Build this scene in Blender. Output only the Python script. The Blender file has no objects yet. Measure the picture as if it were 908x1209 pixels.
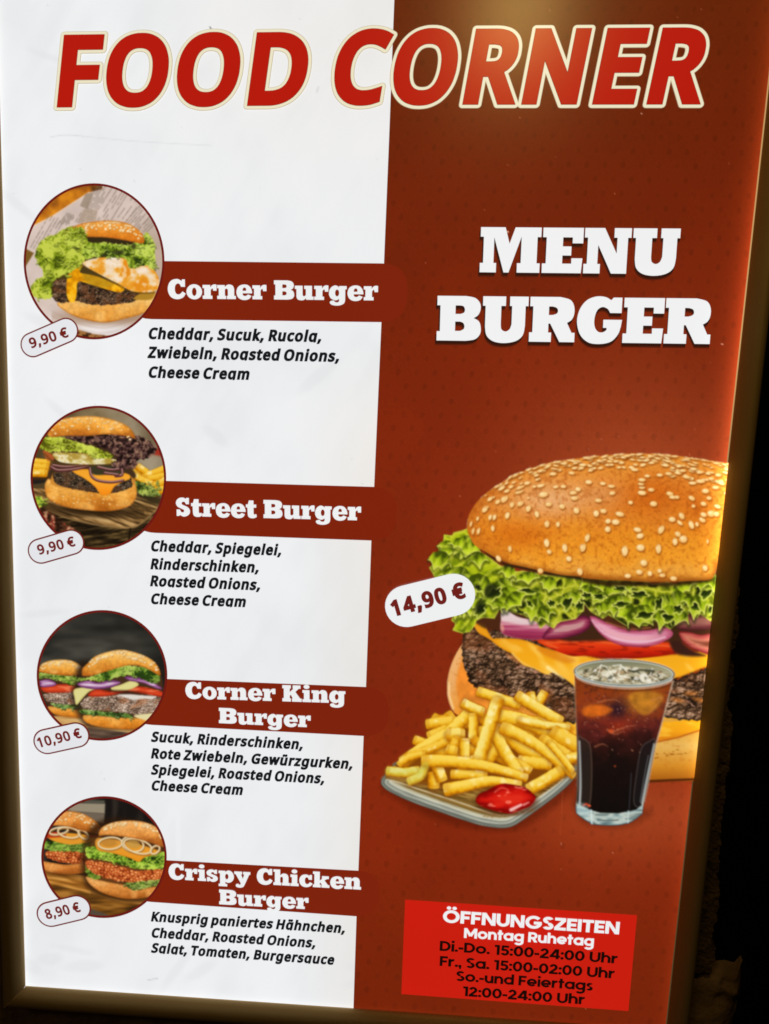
import bpy, math, random
import numpy as np
from mathutils import Matrix, Vector
from mathutils.geometry import delaunay_2d_cdt

S = bpy.context.scene
C = S.collection

# ------------------------------------------------------------------ camera
# The sign stands in the plane y = 0 facing -y; x runs along it, z up, metres (an A1-size poster).
PX_W, PX_H, F_PX = 908.0, 1209.0, 871.3
RV = (0.13963319, 0.04815961, 0.04197104); TV = (-0.33637608, 0.44413713, 0.694677)
def _rot(w):
    w = np.array(w); a = np.linalg.norm(w); k = w / a
    K = np.array([[0, -k[2], k[1]], [k[2], 0, -k[0]], [-k[1], k[0], 0]])
    return np.eye(3) + math.sin(a) * K + (1 - math.cos(a)) * K @ K
RM = _rot(RV); TVEC = np.array(TV)
Z0 = 0.9                                           # height of the poster's lower edge above the pavement
def cv2w(v): return np.array([v[0], v[2], -v[1]])   # (right, down, into the wall) -> world
CAM = cv2w(-RM.T @ TVEC) + np.array([0, 0, Z0])
cd = bpy.data.cameras.new('camera'); cam = bpy.data.objects.new('camera', cd); C.objects.link(cam)
ax = [cv2w(RM.T @ np.array(v, float)) for v in ((1, 0, 0), (0, -1, 0), (0, 0, -1))]
m = Matrix.Identity(4)
for c_, a_ in enumerate(ax):
    for r_ in range(3): m[r_][c_] = a_[r_]
for r_ in range(3): m[r_][3] = CAM[r_]
cam.matrix_world = m
cd.sensor_fit = 'HORIZONTAL'; cd.sensor_width = 36.0; cd.lens = 36.0 * F_PX / PX_W
cd.clip_start = 0.01; cd.clip_end = 200
S.camera = cam

# photo pixel -> poster plane (x, z) in metres, at any depth y
def unproj(px, py, y=0.0):
    px = np.asarray(px, float); py = np.asarray(py, float)
    d = np.stack([(px - PX_W / 2) / F_PX, (py - PX_H / 2) / F_PX, np.ones_like(px)], -1)
    w = d @ RM                                        # = RM.T @ d
    o = -RM.T @ TVEC
    s = (y - o[2]) / w[..., 2]
    return o[0] + s * w[..., 0], -(o[1] + s * w[..., 1]) + Z0
def P2(p): x, z = unproj(p[0], p[1]); return np.array([float(x), float(z)])

# ------------------------------------------------------------------ light: night, lit by the sign, a warm lamp and an added warm fill
W = bpy.data.worlds.new('World'); S.world = W; W.use_nodes = True
nt = W.node_tree; bg = nt.nodes['Background']
sky = nt.nodes.new('ShaderNodeTexSky'); sky.sky_type = 'NISHITA'; sky.sun_disc = False
sky.sun_elevation = math.radians(1.0); sky.sun_rotation = math.radians(200)
nt.links.new(sky.outputs[0], bg.inputs[0]); bg.inputs[1].default_value = 0.0006
sd = bpy.data.lights.new('warm_fill', 'SUN'); sd.energy = 0.065; sd.angle = math.radians(12); sd.color = (1, .72, .36)  # added ambient fill to lift wall and frame; no such source stands here
so = bpy.data.objects.new('warm_fill', sd); C.objects.link(so); so.rotation_euler = (math.radians(48), 0, math.radians(-35)); so.location = (0, -3, 4)
# the warm lamp whose blurred reflection shows on the glossy poster above the title
gx, gz = unproj(612.0, 14.0)
gp = np.array([float(gx), 0, float(gz)]); rd = gp - CAM; rd = rd / np.linalg.norm(rd); rd[1] = -rd[1]
ld = bpy.data.lights.new('porch_lamp', 'AREA'); ld.shape = 'DISK'; ld.size = 0.10; ld.energy = .62; ld.color = (1.0, .70, .20)
lo = bpy.data.objects.new('porch_lamp', ld); C.objects.link(lo)
lp = gp + rd * .70; lo.location = lp
lo.rotation_euler = (Vector((.3, 0, Z0 + .3)) - Vector(lp)).to_track_quat('-Z', 'Y').to_euler()
S.view_settings.view_transform = 'Standard'; S.view_settings.look = 'None'; S.view_settings.gamma = 1; S.view_settings.exposure = 0
S.view_settings.use_curve_mapping = False
S.render.engine = 'CYCLES'; S.cycles.max_bounces = 6; S.cycles.filter_width = 1.7

# ------------------------------------------------------------------ helpers
def lin(c):
    c = np.asarray(c, float) / 255.0
    return np.where(c <= .04045, c / 12.92, ((np.clip(c, 0, 1) + .055) / 1.055) ** 2.4)

def link(name, me, parent=None, label=None, mat=None, kind=None, cat=None):
    o = bpy.data.objects.new(name, me); C.objects.link(o)
    if parent is not None: o.parent = parent
    if label: o['label'] = label
    if kind: o['kind'] = kind
    if cat: o['category'] = cat
    if mat is not None and me is not None: me.materials.append(mat)
    return o

def mesh(name, v, f):
    me = bpy.data.meshes.new(name); me.from_pydata([tuple(map(float, p)) for p in v], [], [tuple(map(int, q)) for q in f]); me.update()
    return me

def node_mat(name):
    mt = bpy.data.materials.new(name); mt.use_nodes = True
    return mt, mt.node_tree, mt.node_tree.nodes['Principled BSDF']

# brightness of the light box behind the print: strips along the edges, slight unevenness inside
QC = {}
def quad_lines():
    a = P2((29.6, 1164)); b = P2((1.5, 200)); c = P2((787, 1207)); d = P2((904, 130)); e = P2((630, 1205))
    return a, b, c, d, e
def backlight(nt, strength=1.0):
    """returns a socket: relative brightness at the shading point"""
    N = nt.nodes; L = nt.links
    def mth(op, a, b=None, c=None):
        n = N.new('ShaderNodeMath'); n.operation = op
        for i, v in enumerate((a, b, c)):
            if v is None: continue
            if isinstance(v, (int, float)): n.inputs[i].default_value = v
            else: L.new(v, n.inputs[i])
        return n.outputs[0]
    g = N.new('ShaderNodeNewGeometry'); sp = N.new('ShaderNodeSeparateXYZ'); L.new(g.outputs['Position'], sp.inputs[0])
    x, z = sp.outputs[0], sp.outputs[2]
    a, b, c, d, e = quad_lines()
    def dist(p, q, x, z):                                # signed distance from the line p-q
        n = np.array([-(q - p)[1], (q - p)[0]]); n = n / np.linalg.norm(n)
        return mth('ABSOLUTE', mth('ADD', mth('ADD', mth('MULTIPLY', x, float(n[0])), mth('MULTIPLY', z, float(n[1]))), float(-n @ p)))
    def glow(dd, amp, ln): return mth('MULTIPLY', mth('POWER', 2.718, mth('DIVIDE', mth('MULTIPLY', dd, -1.0), ln)), amp)
    ns = N.new('ShaderNodeTexNoise'); ns.inputs['Scale'].default_value = 6; ns.inputs['Detail'].default_value = 3; L.new(g.outputs['Position'], ns.inputs['Vector'])
    # the strip behind the right edge is brightest in its upper middle
    bump = mth('POWER', 2.718, mth('MULTIPLY', mth('POWER', mth('ABSOLUTE', mth('DIVIDE', mth('SUBTRACT', z, Z0 + .62), .18)), 2.0), -1.0))
    s = mth('ADD', 1.0, glow(dist(a, b, x, z), .22, .003))
    s = mth('ADD', s, mth('MULTIPLY', glow(dist(c, d, x, z), 1.0, .0062), mth('MULTIPLY_ADD', bump, 2.2, .5)))
    s = mth('ADD', s, glow(dist(a, e, x, z), .16, .0035))
    s = mth('MULTIPLY', s, mth('MULTIPLY_ADD', ns.outputs[0], .10, .95))
    return mth('MULTIPLY', s, strength)

def print_mat(name, rgb=None, alpha=False, rough=.27, strength=1.0):
    """backlit print on a glossy film; colour from rgb or from the mesh's own colour layer"""
    mt, nt, b = node_mat(name); N = nt.nodes; L = nt.links
    b.inputs['Roughness'].default_value = rough; b.inputs['Specular IOR Level'].default_value = .6
    if rgb is not None:
        c = (*lin(rgb), 1); b.inputs['Emission Color'].default_value = c; b.inputs['Base Color'].default_value = tuple(v * .25 for v in c[:3]) + (1,)
    else:
        at = N.new('ShaderNodeAttribute'); at.attribute_name = 'Col'
        L.new(at.outputs['Color'], b.inputs['Emission Color'])
        mx = N.new('ShaderNodeMix'); mx.data_type = 'RGBA'; mx.inputs[0].default_value = .75; mx.inputs[7].default_value = (0, 0, 0, 1)
        L.new(at.outputs['Color'], mx.inputs[6]); L.new(mx.outputs[2], b.inputs['Base Color'])
        if alpha: L.new(at.outputs['Alpha'], b.inputs['Alpha'])
    L.new(backlight(nt, strength), b.inputs['Emission Strength'])
    return mt

# flat filling of overlapping contours by winding number
def fill2d(contours):
    vs, es = [], []
    for c in contours:
        n0 = len(vs); vs += [Vector((float(p[0]), float(p[1]))) for p in c]
        es += [(n0 + i, n0 + (i + 1) % len(c)) for i in range(len(c))]
    sc_ = max(max(abs(v.x), abs(v.y)) for v in vs)
    r = delaunay_2d_cdt([v / sc_ for v in vs], es, [], 0, 1e-7)
    V = np.array([(v.x * sc_, v.y * sc_) for v in r[0]]); T = np.array([f for f in r[2] if len(f) == 3])
    ct = V[T].mean(1); wn = np.zeros(len(ct))
    for c in contours:
        p = np.array(c, float); q = np.roll(p, -1, 0)
        for (x0, y0), (x1, y1) in zip(p, q):
            if y0 == y1: continue
            up = (y0 <= ct[:, 1]) & (y1 > ct[:, 1]); dn = (y1 <= ct[:, 1]) & (y0 > ct[:, 1])
            if not (up.any() or dn.any()): continue
            xx = x0 + (ct[:, 1] - y0) * (x1 - x0) / (y1 - y0)
            wn += np.where(up & (xx > ct[:, 0]), 1, 0) - np.where(dn & (xx > ct[:, 0]), 1, 0)
    return V, T[wn > .5]

def area2(c):
    p = np.array(c, float); q = np.roll(p, -1, 0)
    return float((p[:, 0] * q[:, 1] - q[:, 0] * p[:, 1]).sum())

def offset(contours, d, rnd_=False):
    """grow closed outlines by d; outer ones run counter-clockwise, holes clockwise"""
    out = []
    for c in contours:
        p = [np.array(v, float) for k, v in enumerate(c) if k == 0 or (abs(v[0] - c[k - 1][0]) + abs(v[1] - c[k - 1][1])) > 1e-6]
        n = len(p); o = []
        for i in range(n):
            a, b, e = p[i - 1], p[i], p[(i + 1) % n]
            u = (b - a) / max(np.linalg.norm(b - a), 1e-9); w = (e - b) / max(np.linalg.norm(e - b), 1e-9)
            n1 = np.array([u[1], -u[0]]); n2 = np.array([w[1], -w[0]])
            cr = u[0] * w[1] - u[1] * w[0]
            if rnd_ and cr > .15:
                a1 = math.atan2(n1[1], n1[0]); a2 = math.atan2(n2[1], n2[0])
                while a2 < a1: a2 += 2 * math.pi
                k = max(2, int((a2 - a1) / .35))
                o += [b + d * np.array([math.cos(a1 + (a2 - a1) * j / k), math.sin(a1 + (a2 - a1) * j / k)]) for j in range(k + 1)]
            elif cr < -.15 and rnd_: o += [b + d * n1, b, b + d * n2]
            else:
                mm = n1 + n2; l = np.linalg.norm(mm); mm = mm / max(l, 1e-6)
                o.append(b + mm * d / max(.5, float(mm @ n1)))
        out.append(o)
    return out
# ------------------------------------------------------------------ surroundings
def noise_mat(name, c0, c1, scale=40, rough=.85, bump=.4, spec=.2):
    mt, nt, b = node_mat(name); N = nt.nodes; L = nt.links
    tc = N.new('ShaderNodeTexCoord'); ns = N.new('ShaderNodeTexNoise'); ns.inputs['Scale'].default_value = scale; ns.inputs['Detail'].default_value = 7; ns.inputs['Roughness'].default_value = .62
    L.new(tc.outputs['Object'], ns.inputs['Vector'])
    cr = N.new('ShaderNodeValToRGB'); cr.color_ramp.elements[0].position = .32; cr.color_ramp.elements[1].position = .7
    cr.color_ramp.elements[0].color = (*c0, 1); cr.color_ramp.elements[1].color = (*c1, 1)
    L.new(ns.outputs[0], cr.inputs[0]); L.new(cr.outputs[0], b.inputs['Base Color'])
    b.inputs['Roughness'].default_value = rough; b.inputs['Specular IOR Level'].default_value = spec
    bp = N.new('ShaderNodeBump'); bp.inputs['Strength'].default_value = bump; bp.inputs['Distance'].default_value = .004
    n2 = N.new('ShaderNodeTexNoise'); n2.inputs['Scale'].default_value = scale * 5; n2.inputs['Detail'].default_value = 5; L.new(tc.outputs['Object'], n2.inputs['Vector'])
    L.new(n2.outputs[0], bp.inputs['Height']); L.new(bp.outputs[0], b.inputs['Normal'])
    return mt

def hsh(i, j, s=0.):
    v = math.sin(i * 127.1 + j * 311.7 + s * 74.7) * 43758.5453
    return v - math.floor(v)
def vn(x, y, s=0.):
    i, j = math.floor(x), math.floor(y); u, v = x - i, y - j; u = u * u * (3 - 2 * u); v = v * v * (3 - 2 * v)
    return (hsh(i, j, s) * (1 - u) + hsh(i + 1, j, s) * u) * (1 - v) + (hsh(i, j + 1, s) * (1 - u) + hsh(i + 1, j + 1, s) * u) * v
def fb(x, y, s=0.): return .5 * vn(x, y, s) + .3 * vn(2.1 * x, 2.1 * y, s + 1) + .2 * vn(4.3 * x, 4.3 * y, s + 2)

PLASTER = noise_mat('rough_plaster', (.22, .125, .055), (.46, .29, .15), 30, .9, .6)
DARK = noise_mat('recess_shade_black', (.0022, .0018, .0014), (.006, .004, .003), 8, .9, .1, .1)  # near-black base colour paints in the shade of the recess
STONE = noise_mat('pavement_stone', (.05, .045, .04), (.10, .09, .08), 12, .9, .3)

# pavement and the wall that closes the recess behind the sign, shade put into its colour
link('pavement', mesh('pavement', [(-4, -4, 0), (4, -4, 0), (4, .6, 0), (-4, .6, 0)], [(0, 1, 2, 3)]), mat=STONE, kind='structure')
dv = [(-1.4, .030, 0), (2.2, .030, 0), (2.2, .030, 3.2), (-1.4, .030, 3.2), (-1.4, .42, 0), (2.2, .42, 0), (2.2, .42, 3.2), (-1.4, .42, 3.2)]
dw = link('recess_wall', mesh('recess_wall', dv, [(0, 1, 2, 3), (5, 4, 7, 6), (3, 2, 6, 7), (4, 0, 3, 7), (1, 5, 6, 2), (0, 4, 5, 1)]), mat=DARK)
dw['label'] = 'near-black wall behind the lit menu sign, recess shade put into its colour'; dw['category'] = 'wall'

# rough plastered ledge the sign hangs in front of: horizontal top, broken off at the right
FY = .014                                             # its front face
lx, lz = unproj(5.0, 1084.0, FY); rx_, rz_ = unproj(884.0, 1150.0, FY)
TOPZ = (float(lz) + float(rz_)) / 2; XR = float(rx_)
def ledge():
    nx, nz = 170, 60; X0 = -.55; zb = 0.0
    V, F = [], []
    topz = lambda x: TOPZ + (float(lz) - TOPZ) * (1 - 2 * min(1, max(0, (x + .0) / XR))) + .006 * (fb(x * 40, 3.3) - .5) + .004 * (fb(x * 140, 8.3) - .5) + .008 * max(0, 1 - abs(x - XR + .003) / .005)
    right = lambda z: XR + .010 * (fb(z * 22, 1.7, 5) - .5) + .008 * (fb(z * 90, 4.7, 6) - .5)
    def surf(x, z, xr, zt):
        ed = min(zt - z, xr - x); r = max(0, .016 - ed) / .016
        y = FY + .014 * r * r + .012 * (fb(x * 26, z * 26, 2) - .5) + .007 * (fb(x * 70, z * 70, 4) - .5)
        for cx, cz, rr, dp in ((XR - .018, TOPZ - .014, .008, .004), (XR - .020, TOPZ - .032, .009, .006), (XR - .010, TOPZ - .020, .006, -.004), (XR - .024, TOPZ - .040, .007, -.003)):
            q = ((x - cx) ** 2 + (z - cz) ** 2) / rr ** 2; y += dp * math.exp(-q * 2.2)
        return y
    for j in range(nz + 1):
        for i in range(nx + 1):
            t = i / nx; s = (j / nz); s = 1 - (1 - s) ** 3
            z_ = zb + (TOPZ - zb) * s; xr = right(z_); x = X0 + (xr - X0) * (1 - (1 - t) ** 1.5)
            zt = topz(x); z = zb + (zt - zb) * s
            V.append((x, surf(x, z, xr, zt), z))
    for j in range(nz):
        for i in range(nx):
            a = j * (nx + 1) + i; F.append((a, a + 1, a + nx + 2, a + nx + 1))
    # top and right side run back into the recess
    def back(idx):
        n0 = len(V)
        for k in idx: V.append((V[k][0], max(.029, V[k][1] + .001), V[k][2] - .003))
        for k in range(len(idx) - 1): F.append((idx[k], idx[k + 1], n0 + k + 1, n0 + k))
    back([nz * (nx + 1) + i for i in range(nx + 1)]); back([j * (nx + 1) + nx for j in range(nz, -1, -1)])
    me = mesh('plaster_ledge', V, F)
    for p in me.polygons: p.use_smooth = True
    o = link('plaster_ledge', me, mat=PLASTER)
    o['label'] = 'rough brown plaster ledge under the sign, broken off at its right end'; o['category'] = 'ledge'
ledge()

# ragged strip of mortar left standing down the right side of the frame
def mortar():
    V, F = [], []; n, k = 260, 12
    for i in range(n + 1):
        t = i / n; py = 560 + (1150 - 560) * t
        pr = np.interp(py, [560, 640, 760, 880, 1000, 1100, 1150], [880, 878, 870, 864, 854, 846, 842])
        x0, z0 = unproj(pr - 26, py, .012); x1, z1 = unproj(pr, py, .012); x0, x1, z = float(x0), float(x1), float(z1)
        st = vn(t * 11, 4.4, 9) - .5; nt_ = max(0, vn(t * 30, 1.2, 3) - .62) * .012
        x1 += .006 * (fb(t * 22, 2.2) - .5) + .003 * (hsh(int(t * 40), 3) - .5) + .0016 * (hsh(i, 5) - .5) - nt_
        for j in range(k):
            u = j / (k - 1)
            y = .0125 + .0035 * (fb(t * 70, u * 3, 7) - .5) + .002 * (fb(t * 200, u * 8, 8) - .5) + .004 * st * u
            V.append((x0 + (x1 - x0) * min(1, u * 1.0), y if j < k - 1 else .028, z))
    for i in range(n):
        for j in range(k - 1):
            a = i * k + j; F.append((a, a + k, a + k + 1, a + 1))
    me = mesh('mortar_strip', V, F)
    o = link('mortar_strip', me, mat=noise_mat('mortar', (.10, .06, .025), (.30, .19, .085), 60, .95, .6))
    o['label'] = 'thin crumbly strip of mortar running down beside the right frame'; o['category'] = 'mortar strip'
mortar()

# ------------------------------------------------------------------ the light box
SIGN = link('menu_lightbox', None); SIGN.empty_display_size = .05; SIGN.location = (.297, 0, Z0)
SIGN_INV = Matrix.Translation((-.297, 0, -Z0))
SIGN['label'] = 'backlit burger menu poster in a slim bronze frame'; SIGN['category'] = 'menu sign'
def part(name, me, mat, parent=None, label=None):
    o = bpy.data.objects.new(name, me); C.objects.link(o); o.parent = parent if parent is not None else SIGN
    if parent is None: o.matrix_parent_inverse = SIGN_INV
    if mat is not None: me.materials.append(mat)
    if label: o['label'] = label
    return o

a_, b_, c_, d_, e_ = quad_lines()
def isec(p, q, r, s):
    A = np.column_stack([q - p, r - s]); t = np.linalg.solve(A, r - p); return p + t[0] * (q - p)
ZTOP = Z0 + .885
BL = a_; BR = isec(a_, e_, c_, d_)
TL = isec(a_, b_, np.array([0, ZTOP]), np.array([1, ZTOP])); TR = isec(c_, d_, np.array([0, ZTOP]), np.array([1, ZTOP]))
CORN = [BL, BR, TR, TL]
SIGN_MAT = None
def frame_mat():
    mt, nt, b = node_mat('bronze_anodised'); N = nt.nodes; L = nt.links
    b.inputs['Base Color'].default_value = (.56, .375, .15, 1); b.inputs['Metallic'].default_value = .25; b.inputs['Roughness'].default_value = .42
    tc = N.new('ShaderNodeTexCoord'); ns = N.new('ShaderNodeTexNoise'); ns.inputs['Scale'].default_value = 55; ns.inputs['Detail'].default_value = 5; L.new(tc.outputs['Object'], ns.inputs['Vector'])
    mr = N.new('ShaderNodeMapRange'); mr.inputs['To Min'].default_value = .42; mr.inputs['To Max'].default_value = .60; L.new(ns.outputs[0], mr.inputs['Value']); L.new(mr.outputs[0], b.inputs['Roughness'])
    return mt
FM = frame_mat()
PROF = [(-.0012, .0012), (-.0012, .0026), (.0012, .0050), (.0040, .0078), (.0075, .0098), (.0110, .0105), (.0145, .0098), (.0172, .0076), (.0188, .0045), (.0192, .0010), (.0192, -.012)]
def inset(s):
    """the sign's outline moved outwards by s"""
    ed = []
    for i in range(4):
        p, q = CORN[i], CORN[(i + 1) % 4]; u = (q - p) / np.linalg.norm(q - p); n = np.array([u[1], -u[0]]); ed.append((p + n * s, q + n * s))
    return [isec(*ed[i - 1], *ed[i]) for i in range(4)]
# the right-hand profile's shape is invented, so its inner slope catches more light
PROF_R = [(0, .0006), (.0012, .0022), (.0040, .0048), (.0075, .0078), (.0105, .0096), (.0130, .0102), (.0150, .0092), (.0166, .0074), (.0180, .0045), (.0188, .0010), (.0192, -.012)]
for i, nm in enumerate(('bottom', 'right', 'top', 'left')):
    V, F = [], []; j = (i + 1) % 4; gap = .00015
    for k, (s, h) in enumerate(PROF_R if nm == 'right' else PROF):
        rg = inset(s); p, q = rg[i], rg[j]; u = (q - p) / np.linalg.norm(q - p) * gap
        for t in np.linspace(0, 1, 13):
            w = p + u + (q - p - 2 * u) * t; V.append((w[0], -h, w[1]))
    for k in range(len(PROF) - 1):
        for t in range(12):
            a = k * 13 + t; F.append((a, a + 1, a + 14, a + 13))
    me = mesh('frame_profile', V, F)
    for pl in me.polygons: pl.use_smooth = True
    part('frame_profile', me, FM)
hv = [(p[0], y, p[1]) for y in (-.0005 + .0025, .0135) for p in inset(.0170)]
part('housing', mesh('housing', hv, [(4, 5, 6, 7), (0, 1, 5, 4), (1, 2, 6, 5), (2, 3, 7, 6), (3, 0, 4, 7)]), FM)

# the bare edge of the light panel between print and frame: the light leaks out here
def leak_mat():
    mt, nt, b = node_mat('panel_edge_light'); N = nt.nodes; L = nt.links
    b.inputs['Base Color'].default_value = (.5, .45, .35, 1); b.inputs['Emission Color'].default_value = (1.0, .56, .22, 1)
    g = N.new('ShaderNodeNewGeometry'); sp = N.new('ShaderNodeSeparateXYZ'); L.new(g.outputs['Position'], sp.inputs[0])
    cr = N.new('ShaderNodeValToRGB'); mr = N.new('ShaderNodeMapRange'); mr.inputs['From Min'].default_value = Z0; mr.inputs['From Max'].default_value = Z0 + .88
    L.new(sp.outputs[2], mr.inputs['Value']); L.new(mr.outputs[0], cr.inputs[0])
    e = cr.color_ramp.elements; e[0].position = 0; e[0].color = (.11, .11, .11, 1); e[1].position = 1; e[1].color = (.75, .75, .75, 1)
    for p, v in ((.30, .14), (.52, .45), (.68, 1.0)): q = e.new(p); q.color = (v, v, v, 1)
    ml = N.new('ShaderNodeMath'); ml.operation = 'MULTIPLY'; ml.inputs[1].default_value = LEAK; L.new(cr.outputs[0], ml.inputs[0]); L.new(ml.outputs[0], b.inputs['Emission Strength'])
    return mt
LEAK = .6
LM = leak_mat()
ra, rb = inset(-.0009), inset(.0002)
for i in (1,):
    j = (i + 1) % 4
    V = [(ra[i][0], -.0008, ra[i][1]), (rb[i][0], -.0008, rb[i][1]), (rb[j][0], -.0008, rb[j][1]), (ra[j][0], -.0008, ra[j][1])]
    part('panel_edge', mesh('panel_edge', V, [(0, 1, 2, 3)]), LM)
# ------------------------------------------------------------------ lettering
class Font:
    """glyphs: char -> (advance, [contours]); cap: height of the capitals"""
    def __init__(self, cap, space): self.g = {}; self.cap = cap; self.space = space; self.track = 0; self.cache = {}
    def tri(self, ch):
        if ch not in self.cache: self.cache[ch] = fill2d(self.g[ch][1])
        return self.cache[ch]
    def layout(self, s):
        x = 0; out = []
        for ch in s:
            if ch == ' ': x += self.space; continue
            out.append((ch, x)); x += self.g[ch][0] + self.track
        return out
    def extent(self, lay):
        xs = [v[0] + x for ch, x in lay for c in self.g[ch][1] for v in c if -.12 * self.cap < v[1] < self.cap * .6] or [0, 1]
        return min(xs), max(xs)

def place(font, s, pl, pr, cap_px, slant=0., dx=0., dy=0.):
    """returns glyph list and the map from font units to the poster plane; pl, pr = ends of the baseline in photo pixels"""
    lay = font.layout(s); u0, u1 = font.extent(lay)
    a, b = P2(pl), P2(pr); e = (b - a) / (u1 - u0); un = (b - a) / np.linalg.norm(b - a); vn_ = np.array([-un[1], un[0]])
    mid = ((pl[0] + pr[0]) / 2, (pl[1] + pr[1]) / 2); up = np.linalg.norm(P2((mid[0], mid[1] - cap_px)) - P2(mid))
    v = vn_ * up / font.cap
    def f(p):
        p = np.asarray(p, float); x = p[..., 0:1] + slant * (up / font.cap) / np.linalg.norm(e) * p[..., 1:2]
        return a + (x - u0) * e + p[..., 1:2] * v + un * dx + vn_ * dy
    return lay, f

def text_geo(font, lines):
    V, F = [], []; n = 0
    for s, pl, pr, cap, sl in lines:
        lay, f = place(font, s, pl, pr, cap, sl)
        for ch, x in lay:
            gv, gf = font.tri(ch); w = f(gv + np.array([x, 0])); V.append(w); F.append(gf + n); n += len(w)
    return np.concatenate(V), np.concatenate(F)

def sheet(name, v2, f, y, mat, parent=None, label=None, cols=None):
    """flat printed piece lying y metres in front of the poster"""
    v = np.column_stack([v2[:, 0], np.full(len(v2), -y), v2[:, 1]])
    me = bpy.data.meshes.new(name); f = np.asarray(f)
    # faces look at the viewer (-y)
    if len(f):
        t = f[:, :3]; e1 = v2[t[:, 1]] - v2[t[:, 0]]; e2 = v2[t[:, 2]] - v2[t[:, 0]]
        fl = (e1[:, 0] * e2[:, 1] - e1[:, 1] * e2[:, 0]) < 0
        f = np.where(fl[:, None], f[:, ::-1], f)
    me.vertices.add(len(v)); me.vertices.foreach_set('co', v.astype(np.float32).ravel())
    k = f.shape[1]; me.loops.add(f.size); me.loops.foreach_set('vertex_index', f.astype(np.int32).ravel())
    me.polygons.add(len(f)); me.polygons.foreach_set('loop_start', np.arange(0, f.size, k, dtype=np.int32))
    me.update(calc_edges=True); me.validate()
    if cols is not None:
        at = me.color_attributes.new('Col', 'FLOAT_COLOR', 'POINT'); at.data.foreach_set('color', cols.astype(np.float32).ravel())
    return part(name, me, mat, parent, label)

# --- slab serif (dish names and the menu heading), cap height 100
def arc(cx, cy, rx, ry, n=20, cw=False):
    t = np.linspace(0, 2 * math.pi, n, endpoint=False)
    if cw: t = t[::-1]
    return [(cx + rx * math.cos(a), cy + ry * math.sin(a)) for a in t]
def rnd_poly(pts):
    """points given as (x, y, 1) are curve points: smoothed between their neighbours"""
    out = []; n = len(pts)
    for i in range(n):
        p = pts[i]; q = pts[(i + 1) % n]
        out.append((p[0], p[1]))
        if len(p) > 2 or len(q) > 2:
            a = pts[i - 1] if len(p) > 2 else p; d = pts[(i + 2) % n] if len(q) > 2 else q
            for k in (1, 2, 3):
                t = k / 4
                out.append(tuple(.5 * (2 * p[j] + (q[j] - a[j]) * t + (2 * a[j] - 5 * p[j] + 4 * q[j] - d[j]) * t * t + (3 * p[j] - a[j] - 3 * q[j] + d[j]) * t ** 3) for j in (0, 1)))
    return out
SLAB = Font(100, 34)
def G(ch, adv, outer, holes=(), extra=()):
    cs = []
    for o in [outer] + list(extra):
        o = rnd_poly(o); cs.append(o if area2(o) > 0 else o[::-1])
    for h in holes:
        h = rnd_poly(h); cs.append(h if area2(h) < 0 else h[::-1])
    SLAB.g[ch] = (adv, cs)
G('M', 137, [(0,0),(36,0),(36,21),(30,21),(30,78),(53,0),(64,0),(90,80),(90,21),(82,21),(82,0),(132,0),(132,21),(125,21),(125,79),(133,79),(133,100),(76,100),(64,64),(54,100),(0,100),(0,79),(7,79),(7,21),(0,21)])
G('E', 91, [(0,0),(86,0),(88,33),(64,33),(64,21),(44,21),(44,39),(63,39),(63,59),(44,59),(44,79),(65,79),(65,66),(88,66),(88,100),(0,100),(0,79),(8,79),(8,21),(0,21)])
G('N', 105, [(0,0),(36,0),(36,21),(30,21),(30,63),(61,0),(94,0),(94,79),(101,79),(101,100),(64,100),(64,79),(71,79),(71,44),(43,100),(0,100),(0,79),(7,79),(7,21),(0,21)])
G('U', 105, [(0,100),(51,100),(51,79),(41,79),(41,38),(43,27,1),(52,22,1),(61,27,1),(65,38),(65,79),(60,79),(60,100),(101,100),(101,79),(95,79),(95,35),(91,14,1),(76,1,1),(50,-4,1),(25,0,1),(10,13,1),(6,33),(6,79),(0,79)])
G('B', 102, [(0,0),(66,0),(87,4,1),(98,17,1),(98,34,1),(93,45,1),(82,51),(92,58,1),(97,71,1),(95,85,1),(84,96,1),(64,100),(0,100),(0,79),(7,79),(7,21),(0,21)],
  [[(41,60),(52,60),(60,63,1),(62,70,1),(59,77,1),(52,79),(41,79)], [(41,22),(52,22),(60,26,1),(62,33,1),(59,40,1),(52,43),(41,43)]])
G('R', 105, [(0,0),(49,0),(49,21),(42,21),(42,41),(46,41),(68,0),(101,0),(101,21),(94,21),(83,43),(93,50,1),(98,63,1),(97,80,1),(88,94,1),(66,100),(0,100),(0,79),(7,79),(7,21),(0,21)],
  [[(42,60),(50,60),(59,63,1),(62,69,1),(59,76,1),(50,79),(42,79)]])
G('G', 102, [(97,100),(97,66),(72,66),(66,75,1),(54,79,1),(43,71,1),(38,52,1),(40,34,1),(48,24,1),(58,23,1),(66,28),(66,33),(58,33),(58,51),(99,51),(97,36),(92,19,1),(78,3,1),(56,-3,1),(30,-1,1),(12,12,1),(3,30,1),(0,52,1),(6,76,1),(20,94,1),(40,102,1),(60,101,1),(73,94),(78,100)])
G('C', 93, [(86,101),(86,62),(66,62),(61,74,1),(51,80,1),(39,71,1),(35,50,1),(39,30,1),(50,22,1),(63,26,1),(73,38),(89,27),(76,7,1),(52,-3,1),(26,1,1),(8,18,1),(0,48,1),(6,78,1),(22,97,1),(44,103,1),(58,100,1),(69,92),(72,101)])
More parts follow.
